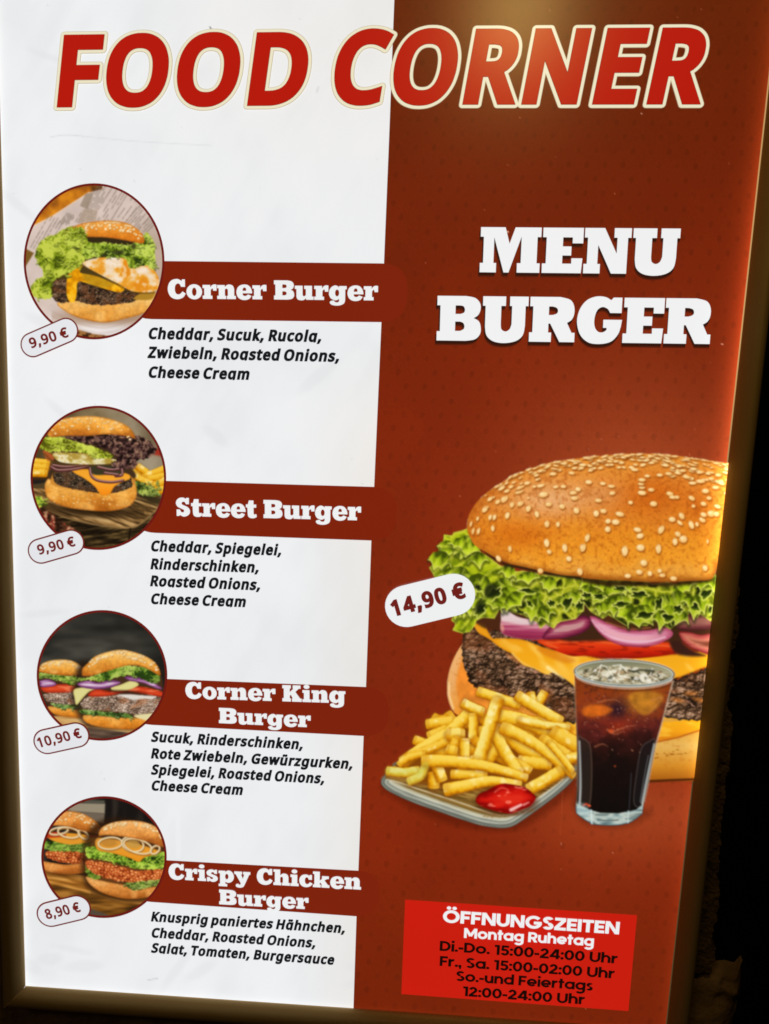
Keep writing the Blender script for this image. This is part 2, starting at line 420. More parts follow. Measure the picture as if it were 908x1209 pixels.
G('S', 80, [(3,0),(16,0),(21,6),(38,-3,1),(59,2,1),(72,16,1),(73,34,1),(63,49,1),(45,58,1),(33,64,1),(30,71,1),(36,79,1),(46,78,1),(53,66),(69,66),(69,101),(56,101),(51,95),(40,102,1),(20,100,1),(5,88,1),(0,70,1),(8,52,1),(26,42,1),(40,35,1),(43,28,1),(38,21,1),(28,22,1),(20,36),(3,36)])
G('K', 108, [(0,0),(46,0),(46,20),(40,20),(40,36),(46,42),(56,20),(52,20),(52,0),(104,0),(104,20),(96,20),(70,60),(88,80),(98,80),(98,100),(56,100),(56,80),(60,80),(40,58),(40,80),(46,80),(46,100),(0,100),(0,80),(8,80),(8,20),(0,20)])
G('o', 80, arc(38.5, 36.5, 39, 40), [arc(38.5, 36.5, 11.5, 22, 14)])
G('r', 72, [(0,0),(48,0),(48,17),(40,17),(40,46),(46,54,1),(51,54),(52,43),(69,43),(69,75),(56,76,1),(45,70,1),(38,59),(38,73),(0,73),(0,56),(8,56),(8,17),(0,17)])
NTOP = [(44,0),(44,17),(38,17),(38,48),(43,54,1),(49,54,1),(53,47),(53,17),(48,17),(48,0),(92,0),(92,17),(84,17),(84,53),(78,69,1),(64,76,1),(50,74,1),(38,63)]
G('n', 95, [(0,0)] + NTOP + [(38,73),(0,73),(0,56),(8,56),(8,17),(0,17)])
G('h', 95, [(0,0)] + NTOP + [(38,100),(0,100),(0,84),(8,84),(8,17),(0,17)])
G('u', 95, [(0,73),(38,73),(38,25),(42,19,1),(48,19,1),(54,25),(54,56),(46,56),(46,73),(84,73),(84,17),(92,17),(92,0),(55,0),(55,9),(44,-1,1),(30,-3,1),(14,2,1),(8,16),(8,56),(0,56)])
G('e', 79, [(77,31),(30,31),(32,22,1),(39,17,1),(48,18,1),(57,25),(74,18),(64,3,1),(46,-4,1),(24,-2,1),(7,11,1),(0,35,1),(6,60,1),(21,73,1),(40,77,1),(58,73,1),(71,59,1),(77,40,1)], [[(30,44),(48,44),(48,54,1),(44,60,1),(37,61,1),(32,55,1)]])
G('g', 90, [(86,73),(86,56),(79,56),(79,0),(74,-16,1),(58,-26,1),(36,-29,1),(14,-25,1),(4,-14,1),(9,-5,1),(24,-2),(30,-10,1),(42,-12,1),(49,-6,1),(49,7),(40,0,1),(28,-1,1),(10,8,1),(1,24,1),(0,40,1),(4,56,1),(14,69,1),(28,76,1),(41,73,1),(49,65),(49,73)], [arc(39.5, 37, 10, 18, 14)])
G('p', 88, [(0,-27),(48,-27),(48,-11),(38,-11),(38,4),(48,-2,1),(61,-2,1),(76,8,1),(85,26,1),(85,46,1),(76,66,1),(60,76,1),(48,74,1),(38,65),(38,73),(0,73),(0,56),(8,56),(8,-11),(0,-11)], [arc(46, 36.5, 9.5, 18, 14)])
sS = [(.86 * p[0], .755 * p[1]) + tuple(p[2:]) for p in [(3,0),(16,0),(21,6),(38,-3,1),(59,2,1),(72,16,1),(73,34,1),(63,49,1),(45,58,1),(33,64,1),(30,71,1),(36,79,1),(46,78,1),(53,66),(69,66),(69,101),(56,101),(51,95),(40,102,1),(20,100,1),(5,88,1),(0,70,1),(8,52,1),(26,42,1),(40,35,1),(43,28,1),(38,21,1),(28,22,1),(20,36),(3,36)]]
G('s', 68, sS)
G('c', 76, [(.82 * p[0], .755 * p[1]) + tuple(p[2:]) for p in [(86,101),(86,60),(64,60),(60,74,1),(51,80,1),(41,71,1),(38,50,1),(42,30,1),(52,22,1),(63,26,1),(73,40),(91,28),(77,7,1),(52,-4,1),(26,0,1),(8,18,1),(0,48,1),(6,78,1),(22,97,1),(44,103,1),(58,100,1),(68,92),(71,101)]])
G('t', 58, [(8,56),(0,56),(0,73),(10,73),(16,95),(40,95),(40,73),(54,73),(54,56),(40,56),(40,25),(44,18,1),(54,21),(57,6),(44,-2,1),(24,-2,1),(12,7,1),(9,24)])
G('i', 49, [(0,0),(46,0),(46,17),(38,17),(38,73),(0,73),(0,56),(8,56),(8,17),(0,17)], (), [[(v[0], v[1]) for v in arc(22, 93, 16, 13, 14)]])
G('k', 96, [(0,0),(44,0),(44,17),(38,17),(38,28),(42,31),(50,17),(48,17),(48,0),(92,0),(92,17),(84,17),(64,46),(78,56),(88,56),(88,73),(50,73),(50,56),(52,56),(38,44),(38,100),(0,100),(0,84),(8,84),(8,17),(0,17)])
G('y', 92, [(0,73),(44,73),(44,56),(38,56),(48,28),(56,56),(50,56),(50,73),(90,73),(90,56),(84,56),(58,-10),(50,-24,1),(34,-30,1),(14,-27,1),(8,-17,1),(13,-7,1),(24,-6),(30,-12,1),(36,-6),(36,0),(8,56),(0,56)])

# --- geometric sans built from even strokes (opening hours), cap height 100
def geo_font(t):
    F = Font(100, 30); h = t / 2
    def ccw(c): return c if area2(c) > 0 else c[::-1]
    def L(x0, y0, x1, y1):
        d = np.array([x1 - x0, y1 - y0], float); d /= np.linalg.norm(d); n = np.array([-d[1], d[0]]) * h
        return ccw([(x0 + n[0], y0 + n[1]), (x1 + n[0], y1 + n[1]), (x1 - n[0], y1 - n[1]), (x0 - n[0], y0 - n[1])])
    def A(cx, cy, rx, ry, a0=0, a1=360):
        n = max(6, int(abs(a1 - a0) / 14)); ts = [math.radians(a0 + (a1 - a0) * k / n) for k in range(n + 1)]
        o = [(cx + (rx + h) * math.cos(a), cy + (ry + h) * math.sin(a)) for a in ts]; i = [(cx + (rx - h) * math.cos(a), cy + (ry - h) * math.sin(a)) for a in ts]
        if abs(a1 - a0) == 360: return [ccw(o[:-1]), ccw(i[:-1])[::-1]]
        return [ccw(o + i[::-1])]
    def P(*p): return ccw(list(p))
    def D(x, y, r=None): return ccw(arc(x, y, r or h * 1.2, r or h * 1.2, 12))
    Oc = lambda cx, w: A(cx, 50, w, 52 - h)
    def g(ch, adv, *cs):
        o = []
        for c in cs: o += c if isinstance(c[0], list) else [c]
        F.g[ch] = (adv + 5, o)
    g('Ö', 102, Oc(51, 51 - h), D(34, 118), D(68, 118))
    g('F', 60, L(h, 0, h, 100), L(h, 100 - h, 60, 100 - h), L(h, 48, 54, 48)); g('E', 60, L(h, 0, h, 100), L(h, 100 - h, 60, 100 - h), L(h, 50, 55, 50), L(h, h, 60, h))
    g('N', 84, L(h, 0, h, 100), L(84 - h, 0, 84 - h, 100), P((0, 100), (t * 1.1, 100), (84, 0), (84 - t * 1.1, 0)))
    g('M', 104, L(h, 0, h, 100), L(104 - h, 0, 104 - h, 100), P((0, 100), (t * 1.1, 100), (52 + h * .9, 30), (52 - h * .9, 16)), P((104, 100), (104 - t * 1.1, 100), (52 - h * .9, 30), (52 + h * .9, 16)))
    g('U', 80, L(h, 38, h, 100), A(40, 38, 40 - h, 40 - h, 180, 360), L(80 - h, 38, 80 - h, 100))
    g('G', 100, A(51, 50, 51 - h, 52 - h, 42, 352), L(52, 45, 99, 45)); g('T', 68, L(0, 100 - h, 68, 100 - h), L(34, 0, 34, 100)); g('I', t, L(h, 0, h, 100))
    SA = lambda w, H, k: (A(w / 2, H * .74, (w - t) / 2 - 1, H * .26 - h + 1, 25, 270), A(w / 2, H * .27, (w - t) / 2, H * .27 - h + 1.5, 90, -155))
    g('S', 66, *SA(66, 101, 0)); g('s', 52, *SA(52, 77, 0))
    g('Z', 70, L(2, 100 - h, 68, 100 - h), L(0, h, 70, h), P((70 - t * 1.3, 100 - t), (70, 100 - t), (t * 1.3, t), (0, t)))
    g('D', 82, L(h, 0, h, 100), L(h, 100 - h, 36, 100 - h), L(h, h, 36, h), A(34, 50, 48 - h, 50 - h, -90, 90))
    g('R', 72, L(h, 0, h, 100), L(h, 100 - h, 38, 100 - h), L(h, 42, 38, 42), A(38, (142 - h) / 2, 30 - h + 4, (58 - h) / 2, -90, 90), P((26, 44), (26 + t * 1.15, 44), (74, 0), (74 - t * 1.2, 0)))
    x = 77; r = x / 2
    o_ = A(r, r, r - h + 1, r - h + 1)
    g('o', x, o_); g('a', x, o_, L(x - h, 0, x - h, x)); g('d', x, o_, L(x - h, 0, x - h, 106)); g('g', x, o_, L(x - h, -6, x - h, x), A(r, -6, r - h, 23, 0, -150))
    g('e', x, A(r, r, r - h + 1, r - h + 1, 0, 318), L(t, r - 3, x - 2, r - 3))
    g('n', 70, L(h, 0, h, x), A(35, 40, 35 - h, 38 - h + 1, 0, 180), L(70 - h, 0, 70 - h, 41)); g('h', 70, L(h, 0, h, 106), A(35, 40, 35 - h, 38 - h + 1, 0, 180), L(70 - h, 0, 70 - h, 41))
    g('u', 70, L(70 - h, 0, 70 - h, x), A(35, 37, 35 - h, 38 - h + 1, 180, 360), L(h, 36, h, x)); g('r', 46, L(h, 0, h, x), A(42, 38, 42 - h, 38 - h + 1, 86, 180))
    g('t', 44, L(20, 0, 20, 100), L(0, x - h, 44, x - h)); g('i', t, L(h, 0, h, x), D(h, 98))
    g('0', 72, A(36, 50, 36 - h, 51 - h)); g('1', 38, L(38 - h, 0, 38 - h, 100), P((0, 100), (38 - h, 100), (38 - h, 100 - t), (0, 100 - t)))
    g('2', 66, A(32, 67, 31 - h, 34 - h, -40, 172), L(8, 12, 50, 56), L(0, h, 66, h))
    g('4', 76, L(56, 0, 56, 100), L(0, 27, 76, 27), P((0, 30), (t * 1.15, 30), (64, 100), (64 - t * 1.2, 100)))
    g('5', 66, L(10, 100 - h, 62, 100 - h), P((6, 46), (6 + t * .85, 46), (10 + t * .85, 100), (10, 100)), A(33, 33, 33 - h, 34 - h, 140, -155))
    g(':', t, D(h, h * 1.2), D(h, 62)); g('.', t, D(h, h * 1.2)); g(',', t, D(h, h * 1.2), P((h - 2, -20), (h + 6, -20), (t + 2, 8), (2, 8))); g('-', 36, L(0, 38, 36, 38))
    return F
GEO_BOLD = geo_font(22.5); GEO = geo_font(21.5)
# humanist sans-serif outlines: one glyph a line, advance, contours as x,y pairs (cap height 573)
SANS_DATA = """
, 215 154,84 149,65 143,45 136,23 128,1 120,-20 111,-42 102,-63 94,-84 85,-103 33,-103 38,-83 43,-61 49,-38 53,-15 58,8 63,31 67,53 70,74 73,93 148,93
0 459 419,287 418,242 415,201 409,163 401,128 390,97 376,70 359,47 339,27 316,12 290,1 261,-6 229,-8 188,-4 153,8 122,27 97,54 76,88 60,129 48,176 42,229 39,287 41,346 48,399 58,446 73,486 93,520 119,547 149,566 186,578 229,581 269,578 304,566 335,547 361,520 382,486 399,446 410,399 417,346|110,287 111,238 115,194 121,156 131,125 143,98 159,78 178,64 202,55 229,52 256,55 279,64 298,78 314,98 326,124 336,156 343,194 347,238 348,287 347,336 343,380 336,417 326,449 314,475 298,495 279,510 256,518 229,521 202,518 178,510 159,495 143,475 131,449 121,417 115,380 111,336
1 459 285,0 216,0 216,400 216,415 216,428 216,439 216,450 217,460 217,470 219,499 211,491 203,483 196,477 169,455 108,405 71,452 226,573 285,573
4 459 443,130 359,130 359,0 291,0 291,130 17,130 17,190 286,576 359,576 359,193 443,193|291,374 291,387 291,400 291,412 292,423 292,434 293,444 293,454 294,464 294,474 294,483 295,492 295,500 292,500 287,490 282,479 276,468 270,456 263,446 257,438 86,193 291,193
8 459 229,581 261,579 291,574 318,565 341,553 362,538 378,519 390,497 398,472 400,443 399,421 394,401 385,383 374,367 361,352 346,338 329,325 310,314 291,303 314,291 335,279 355,265 373,250 389,234 401,216 411,196 417,173 419,148 416,118 408,90 395,65 378,44 356,26 330,11 300,1 267,-6 231,-8 192,-6 157,0 126,10 100,24 78,42 61,63 49,87 42,115 39,146 41,171 47,194 56,214 68,232 82,249 99,264 118,277 138,289 158,299 140,310 123,322 107,336 93,350 81,366 71,383 64,401 59,422 58,444 60,472 68,497 80,518 97,537 117,552 141,565 168,573 197,579|108,145 112,119 121,96 138,76 161,60 192,51 229,48 265,51 295,60 319,76 336,96 346,120 350,148 348,166 343,182 335,197 324,211 310,223 293,235 274,246 253,256 229,265 217,270 194,260 174,249 157,237 142,225 130,212 121,197 114,182 110,164|228,524 200,521 176,514 155,502 139,486 130,466 127,441 128,422 133,406 141,391 151,379 164,367 179,357 195,348 213,339 232,330 250,339 267,348 282,357 296,367 307,379 317,392 325,406 329,423 330,441 327,466 318,486 302,502 282,514 257,521
9 459 417,328 416,295 414,263 410,231 405,199 397,168 387,139 374,112 358,86 340,63 318,42 293,25 265,11 232,0 195,-6 154,-8 143,-8 130,-7 117,-6 103,-4 92,-2 82,0 82,60 92,57 103,55 115,53 128,51 140,50 152,50 188,52 218,58 245,68 268,82 287,99 303,118 316,141 327,165 334,192 340,221 344,250 346,281 341,281 332,269 322,258 310,247 297,238 282,230 266,223 247,218 227,215 204,214 173,216 144,223 118,235 95,250 76,270 61,294 49,321 42,352 40,387 43,426 50,460 63,491 80,517 101,540 127,557 156,570 188,578 223,581 250,579 275,574 299,565 322,553 342,537 361,518 377,495 391,469 402,439 410,406 415,369|223,521 192,518 165,507 142,488 124,463 113,429 110,388 113,354 122,325 137,301 158,284 186,273 220,269 244,271 266,276 286,285 304,296 318,310 330,325 339,341 344,358 346,374 345,392 342,409 338,426 332,443 324,459 315,474 304,487 291,499 277,508 260,516 242,520
B 521 241,573 307,569 361,558 404,541 434,515 453,478 459,431 457,409 453,389 446,371 437,354 424,340 409,328 392,317 372,309 350,304 350,300 373,295 395,288 415,279 433,267 448,253 461,236 470,215 476,191 478,163 475,130 467,100 454,74 436,52 413,33 385,19 354,8 318,2 279,0 78,0 78,573|256,329 300,331 334,339 357,352 372,371 381,394 384,423 380,451 369,474 351,490 324,502 289,509 245,511 150,511 150,329|150,269 150,61 265,61 311,64 346,74 371,91 388,112 398,138 401,168 399,188 395,205 388,221 377,235 362,247 344,256 321,263 293,267 260,269
C 507 323,517 305,517 288,515 271,512 256,507 241,502 226,495 213,487 200,478 189,467 178,456 168,443 159,430 152,415 145,400 139,383 134,365 130,347 127,328 126,307 125,286 126,259 129,233 133,208 139,185 147,164 157,144 168,126 181,110 196,96 213,83 231,73 251,65 273,60 297,56 322,55 337,56 352,56 366,58 380,59 394,62 407,64 420,67 434,71 447,74 460,78 460,15 447,11 434,7 420,3 407,0 393,-2 379,-4 364,-6 348,-7 330,-8 312,-8 278,-7 247,-2 217,5 191,15 166,28 144,44 124,62 106,82 91,105 78,131 68,158 59,188 54,219 50,252 49,287 50,313 52,337 55,361 60,384 67,406 75,427 84,446 95,465 107,483 120,499 134,514 150,527 168,539 186,550 206,559 227,567 250,573 273,577 298,580 324,581 341,580 359,579 376,577 392,575 409,572 425,568 440,564 455,559 469,553 482,547 453,486 442,491 431,495 419,500 407,504 394,508 381,511 367,514 353,516 338,517
D 585 536,292 535,255 531,220 524,188 514,158 501,131 485,106 467,84 447,64 424,47 399,33 371,21 341,12 309,5 274,1 237,0 78,0 78,573 254,573 288,571 320,567 350,561 378,552 404,540 428,526 450,510 470,491 487,470 502,446 514,420 524,392 531,361 535,328|460,289 459,319 456,346 451,371 444,394 435,415 424,433 411,450 396,464 380,477 361,487 341,496 319,502 296,507 271,510 244,511 150,511 150,62 228,62 272,64 311,71 346,82 377,98 402,119 423,144 439,174 451,208 458,246
E 446 398,0 78,0 78,573 398,573 398,509 150,509 150,330 383,330 383,268 150,268 150,63 398,63
F 416 150,0 78,0 78,573 398,573 398,509 150,509 150,306 383,306 383,243 150,243
G 584 326,302 524,302 524,22 493,12 462,5 431,-1 398,-5 362,-7 323,-8 267,-4 217,8 173,28 136,55 105,89 81,130 63,176 52,229 49,286 53,343 65,395 84,442 111,482 145,517 186,544 233,564 286,577 346,581 377,580 407,577 437,572 465,565 491,557 516,547 489,484 468,493 445,501 421,508 395,513 369,516 342,517 298,514 259,505 225,489 195,468 170,441 150,409 136,373 127,332 124,286 127,243 134,202 146,166 164,133 187,106 216,84 251,68 292,58 340,55 364,55 385,56 404,59 421,61 437,65 452,68 452,238 326,238
H 594 516,0 443,0 443,267 150,267 150,0 78,0 78,573 150,573 150,330 443,330 443,573 516,573
K 496 496,0 411,0 209,273 150,222 150,0 78,0 78,573 150,573 150,290 166,308 182,327 199,345 249,399 403,573 488,573 261,323
N 609 532,0 447,0 141,476 138,476 139,468 139,460 140,451 140,442 141,432 141,422 142,411 142,400 143,389 143,378 144,367 144,355 144,344 144,332 144,320 144,0 78,0 78,573 161,573 467,99 470,99 470,104 469,111 469,119 468,127 468,137 467,148 467,158 466,170 466,181 466,193 465,205 465,217 465,228 464,239 464,249 464,573 532,573
O 626 577,287 577,261 575,236 571,212 567,189 561,166 553,145 544,125 534,107 523,89 510,73 496,58 481,44 465,32 447,22 428,13 407,5 386,-1 363,-5 339,-7 314,-8 287,-7 262,-5 239,0 217,6 196,13 177,22 159,33 143,45 128,59 114,73 101,90 90,107 80,126 72,146 65,167 59,189 55,212 51,237 50,262 49,288 50,322 54,355 59,386 67,415 78,442 91,467 106,490 123,510 143,529 166,545 190,558 218,568 247,575 280,580 314,581 348,580 379,576 408,568 434,558 459,545 481,529 501,511 519,490 534,468 547,442 558,415 567,386 573,355 576,322|125,287 126,259 128,233 132,208 138,184 145,163 154,143 165,125 177,109 191,95 207,83 225,72 245,65 266,59 289,56 314,55 339,56 362,59 383,65 402,72 420,83 435,95 449,109 462,125 472,143 481,163 488,184 494,208 498,233 500,259 501,287 499,329 494,366 485,400 472,430 456,457 436,479 412,496 384,508 351,516 314,518 289,517 266,514 245,508 225,500 207,490 191,478 177,464 165,449 154,431 145,411 138,389 132,366 128,342 126,315
R 499 236,573 263,572 289,570 312,566 334,561 353,555 371,547 386,537 400,526 412,514 422,500 430,485 436,469 441,450 443,431 444,410 444,392 442,376 438,360 433,346 427,334 420,322 412,311 404,302 395,293 385,285 374,278 363,272 352,266 341,261 330,257 487,0 403,0 264,237 150,237 150,0 78,0 78,573|232,510 150,510 150,298 236,298 262,299 286,302 306,307 323,315 338,325 349,337 358,351 365,368 368,386 370,407 369,421 367,434 364,446 360,457 355,467 348,475 340,483 331,489 321,495 310,500 297,503 282,506 267,508 250,510
S 440 403,153 400,121 392,92 378,66 359,44 335,26 307,11 274,1 238,-6 198,-8 177,-8 157,-7 137,-5 118,-2 100,1 83,4 68,9 54,14 41,19 41,88 62,80 86,72 113,65 142,59 171,56 201,55 228,56 252,60 273,66 290,74 305,85 316,98 324,113 329,129 330,147 329,164 325,180 318,194 308,207 295,218 277,230 255,241 228,252 196,265 172,274 151,284 131,294 114,305 98,317 85,330 74,344 65,359 57,375 52,393 49,413 48,435 51,464 58,490 71,513 89,533 110,550 136,563 165,573 197,579 231,581 262,580 290,577 318,572 343,565 367,558 389,549 366,487 346,495 325,502 302,508 278,513 254,516 229,517 207,516 187,513 169,507 155,499 142,489 133,478 126,464 122,450 121,434 122,416 126,400 133,386 143,373 156,362 172,351 193,341 217,330 246,318 278,306 307,293 332,279 353,264 371,247 385,228 395,206 401,181
T 446 259,0 187,0 187,509 8,509 8,573 437,573 437,509 259,509
Z 459 427,0 30,0 30,55 332,508 40,508 40,573 419,573 419,518 118,64 427,64
a 450 231,437 279,433 318,422 347,403 368,375 381,338 385,293 385,0 334,0 320,61 317,61 304,46 292,33 279,22 265,13 250,5 234,-1 216,-5 195,-7 172,-8 148,-7 124,-2 103,6 84,16 68,30 55,48 45,68 39,92 37,119 43,159 59,192 87,219 127,238 179,251 243,257 316,259 316,285 313,317 306,342 293,359 275,371 253,378 227,380 205,379 183,376 163,370 143,363 124,355 106,347 84,400 104,410 126,419 151,426 177,432 204,436|252,208 204,203 167,195 141,182 124,165 113,144 110,119 112,97 120,79 132,66 148,56 167,51 188,49 223,52 253,62 279,79 299,103 311,134 315,172 315,210
b 493 139,461 139,443 138,426 138,410 137,396 136,383 135,373 139,373 153,390 169,405 189,419 213,429 240,435 272,437 322,431 365,412 401,381 428,338 444,283 449,215 447,168 439,127 427,91 410,61 390,36 365,17 337,3 306,-5 272,-8 240,-6 213,0 189,10 169,24 153,38 139,55 133,55 119,0 68,0 68,609 139,609|260,379 231,377 207,371 188,361 172,348 159,330 150,308 144,282 140,252 139,217 139,214 142,165 150,125 165,93 187,69 219,55 261,51 297,55 325,69 348,93 363,126 373,166 376,216 373,265 363,306 348,338 325,360 296,374
c 385 241,-8 204,-5 170,2 139,15 112,34 88,58 69,87 55,123 47,165 44,213 47,262 56,305 71,342 90,372 114,396 142,415 174,428 208,435 245,438 267,437 288,435 309,431 328,426 344,421 358,415 337,356 323,361 308,365 292,370 275,373 259,375 244,376 217,374 193,368 172,358 155,343 141,325 131,303 123,277 119,247 117,213 119,181 123,152 131,126 141,104 155,86 172,71 191,61 214,55 240,53 262,54 283,56 302,60 319,65 336,71 351,78 351,15 336,8 320,3 304,-2 285,-5 264,-7
d 493 221,-8 171,-2 128,17 92,48 65,91 49,146 44,214 49,282 66,338 93,381 128,413 171,432 221,438 243,437 262,434 280,429 296,423 310,416 323,407 335,397 345,386 354,374 359,374 359,383 358,393 356,405 355,418 355,429 354,438 354,609 425,609 425,0 368,0 358,58 354,58 345,46 335,35 323,24 310,15 296,7 279,1 262,-4 242,-7|232,51 273,55 305,67 328,88 343,117 352,154 355,200 355,213 352,263 343,304 329,336 306,360 274,375 231,379 196,374 168,359 146,334 130,300 120,260 117,213 120,165 130,125 146,93 168,69 197,55
e 452 234,438 269,435 301,427 329,414 354,396 374,373 390,346 402,315 409,281 411,244 411,201 117,201 122,157 134,119 154,90 181,69 215,56 254,52 280,53 305,56 327,60 348,66 370,73 392,82 392,20 370,11 349,4 327,-1 304,-5 279,-7 251,-8 212,-5 176,3 143,17 114,36 90,61 70,91 56,126 47,167 44,212 47,257 55,297 68,333 86,364 108,390 134,411 164,426 198,435|233,380 202,377 175,366 154,348 137,323 125,293 119,257 338,257 336,281 333,302 326,322 318,338 306,353 292,364 276,373 256,378
g 493 221,438 248,436 273,431 297,422 319,409 338,393 355,373 359,373 369,430 425,430 425,-7 423,-46 416,-80 404,-109 388,-135 367,-155 341,-172 310,-183 274,-190 233,-192 202,-192 174,-189 147,-186 122,-180 99,-174 78,-165 78,-100 99,-110 123,-118 149,-125 177,-130 206,-133 237,-134 271,-130 300,-119 324,-101 341,-77 352,-48 355,-13 355,4 355,11 356,21 356,32 357,43 357,51 358,57 354,57 338,37 320,21 299,8 275,-1 250,-6 221,-8 170,-2 126,18 91,51 65,95 49,149 44,214 49,278 65,332 91,377 126,411 169,431|230,379 207,376 187,370 169,359 153,344 140,326 130,303 123,277 119,247 117,213 120,165 130,124 146,92 169,68 197,54 232,50 253,51 271,53 288,58 303,65 315,74 326,85 336,98 343,113 349,131 353,151 355,173 356,197 356,214 355,251 350,282 343,309 332,331 319,348 302,362 281,371 257,377
h 496 139,431 139,420 138,410 138,399 137,389 136,379 135,370 140,370 149,385 161,397 174,407 188,416 204,424 221,429 238,434 255,436 273,437 306,435 335,430 360,421 382,408 399,391 413,370 423,344 429,314 431,280 431,0 361,0 361,275 358,307 351,333 338,353 319,367 295,376 265,379 235,377 210,370 189,360 173,347 160,329 150,308 144,283 140,254 139,222 139,0 68,0 68,609 139,609
i 207 139,430 139,0 68,0 68,430|104,591 115,590 124,586 133,580 140,572 144,560 145,546 144,532 140,521 133,512 124,506 115,502 104,501 93,502 83,506 75,512 68,521 64,532 63,546 64,560 68,572 75,580 83,586 93,590
k 428 138,291 138,282 137,270 137,257 136,244 135,232 135,221 138,221 142,226 146,232 152,240 172,264 178,272 184,279 189,285 326,430 409,430 235,246 421,0 336,0 187,200 138,158 138,0 68,0 68,609 138,609
l 207 139,0 68,0 68,609 139,609
m 750 540,438 584,434 621,421 649,401 669,371 681,330 685,280 685,0 615,0 615,277 613,308 606,333 594,353 577,367 555,376 528,379 490,374 460,362 438,342 423,315 414,280 411,237 411,0 342,0 342,277 341,298 337,317 332,333 325,347 315,359 303,367 289,374 272,377 253,379 227,377 204,370 185,360 170,347 158,329 150,308 144,283 140,255 139,223 139,0 68,0 68,430 125,430 136,371 140,371 149,385 160,398 173,409 186,418 201,425 217,431 233,435 249,437 266,438 298,436 325,430 349,420 369,406 386,388 398,366 402,366 418,388 438,406 461,420 486,430 512,436
n 496 275,438 322,434 361,421 391,401 413,371 426,330 431,280 431,0 361,0 361,275 358,307 351,333 338,353 319,367 295,376 265,379 222,374 189,361 166,338 151,308 142,269 139,223 139,0 68,0 68,430 125,430 136,371 140,371 150,385 162,398 175,409 190,418 206,425 222,431 239,435 257,437
o 485 442,216 440,181 436,150 428,121 417,95 404,71 388,51 369,33 348,18 324,7 299,-1 271,-6 241,-8 214,-6 188,-1 163,7 140,18 119,33 100,51 84,71 70,95 59,121 51,150 46,181 44,216 47,261 55,301 68,336 87,367 110,392 137,412 169,426 204,435 244,438 281,435 316,426 347,412 374,392 398,367 417,336 431,301 439,261|117,216 119,184 123,154 130,128 141,105 155,86 172,71 192,59 216,53 243,51 270,53 294,59 314,71 331,86 345,105 356,128 363,154 367,184 369,216 367,248 363,277 355,303 345,325 331,344 314,359 294,370 270,376 242,379 202,374 171,359 147,335 130,303 120,263
p 493 273,438 322,432 365,413 401,383 428,339 444,284 449,216 447,170 439,129 427,93 410,62 390,37 365,17 337,3 306,-5 272,-8 251,-7 231,-4 213,1 197,7 182,15 170,24 158,33 148,44 139,55 134,55 135,45 136,33 137,20 138,7 139,-5 139,-16 139,-192 68,-192 68,430 126,430 136,371 139,371 148,383 158,394 170,405 182,414 197,422 213,429 231,434 251,437|260,379 233,377 210,371 190,362 174,349 161,333 152,313 145,289 141,261 139,229 139,216 140,182 144,152 150,126 159,103 172,85 188,70 208,59 233,53 261,51 286,53 308,60 326,72 341,88 354,108 364,131 371,157 375,186 376,217 373,262 363,302 348,334 325,359 296,374
q 493 354,-9 355,1 355,13 355,25 356,37 357,48 358,58 354,58 340,40 323,25 303,11 279,1 251,-6 219,-8 170,-2 128,17 93,48 66,91 49,146 44,214 47,261 54,302 67,338 83,368 104,393 129,413 157,427 188,435 221,438 253,436 280,429 304,419 324,405 341,389 355,371 358,371 369,430 425,430 425,-192 354,-192|233,51 260,52 284,58 304,67 320,79 333,96 342,116 349,140 353,168 355,199 355,213 352,263 343,305 328,337 305,361 273,375 231,379 196,374 167,359 145,334 130,300 120,260 117,213 120,165 130,126 146,93 168,70 197,55
r 331 269,438 277,438 286,437 295,437 304,436 312,435 319,433 310,368 303,370 296,371 287,372 279,373 271,374 264,374 248,373 232,369 217,363 202,355 189,346 176,334 166,321 156,305 149,289 143,270 140,251 139,229 139,0 68,0 68,430 126,430 134,351 137,351 147,367 158,381 170,395 183,407 198,418 214,426 231,433 249,437
s 384 348,119 346,92 339,69 327,49 311,32 292,18 268,6 241,-2 210,-6 176,-8 148,-7 122,-5 99,-1 78,5 59,11 42,19 42,83 60,75 81,67 104,60 128,54 153,50 178,49 211,51 236,57 256,66 269,79 277,94 280,112 279,123 276,132 271,141 264,150 253,158 239,167 222,176 200,185 174,196 148,206 124,217 103,228 84,239 69,252 57,266 48,283 43,302 41,324 46,358 61,386 85,408 118,425 157,435 202,438 228,437 252,434 275,430 298,424 319,417 339,409 315,353 297,360 278,366 258,372 238,377 218,379 197,380 171,379 149,374 131,366 118,356 111,343 108,328 109,317 113,307 119,298 127,290 139,282 154,274 172,266 193,256 219,246 245,236 268,226 289,215 306,203 321,191 333,176 341,159 346,140
t 289 212,50 222,50 233,51 245,53 255,54 264,56 272,59 272,5 263,1 253,-2 240,-4 226,-6 213,-8 200,-8 178,-7 157,-3 138,4 120,13 104,27 91,44 82,66 76,93 74,125 74,375 13,375 13,409 75,437 103,528 144,528 144,430 269,430 269,375 144,375 144,127 146,103 153,83 163,69 177,58 193,52
u 496 427,430 427,0 370,0 359,57 356,57 346,43 334,31 321,20 306,11 290,4 273,-1 256,-5 238,-7 220,-8 187,-6 159,-1 134,8 112,21 95,38 81,59 71,85 65,114 63,148 63,430 135,430 135,153 137,122 145,96 158,76 176,62 200,53 230,51 260,53 285,59 306,69 323,82 336,100 345,121 352,146 356,175 357,206 357,430
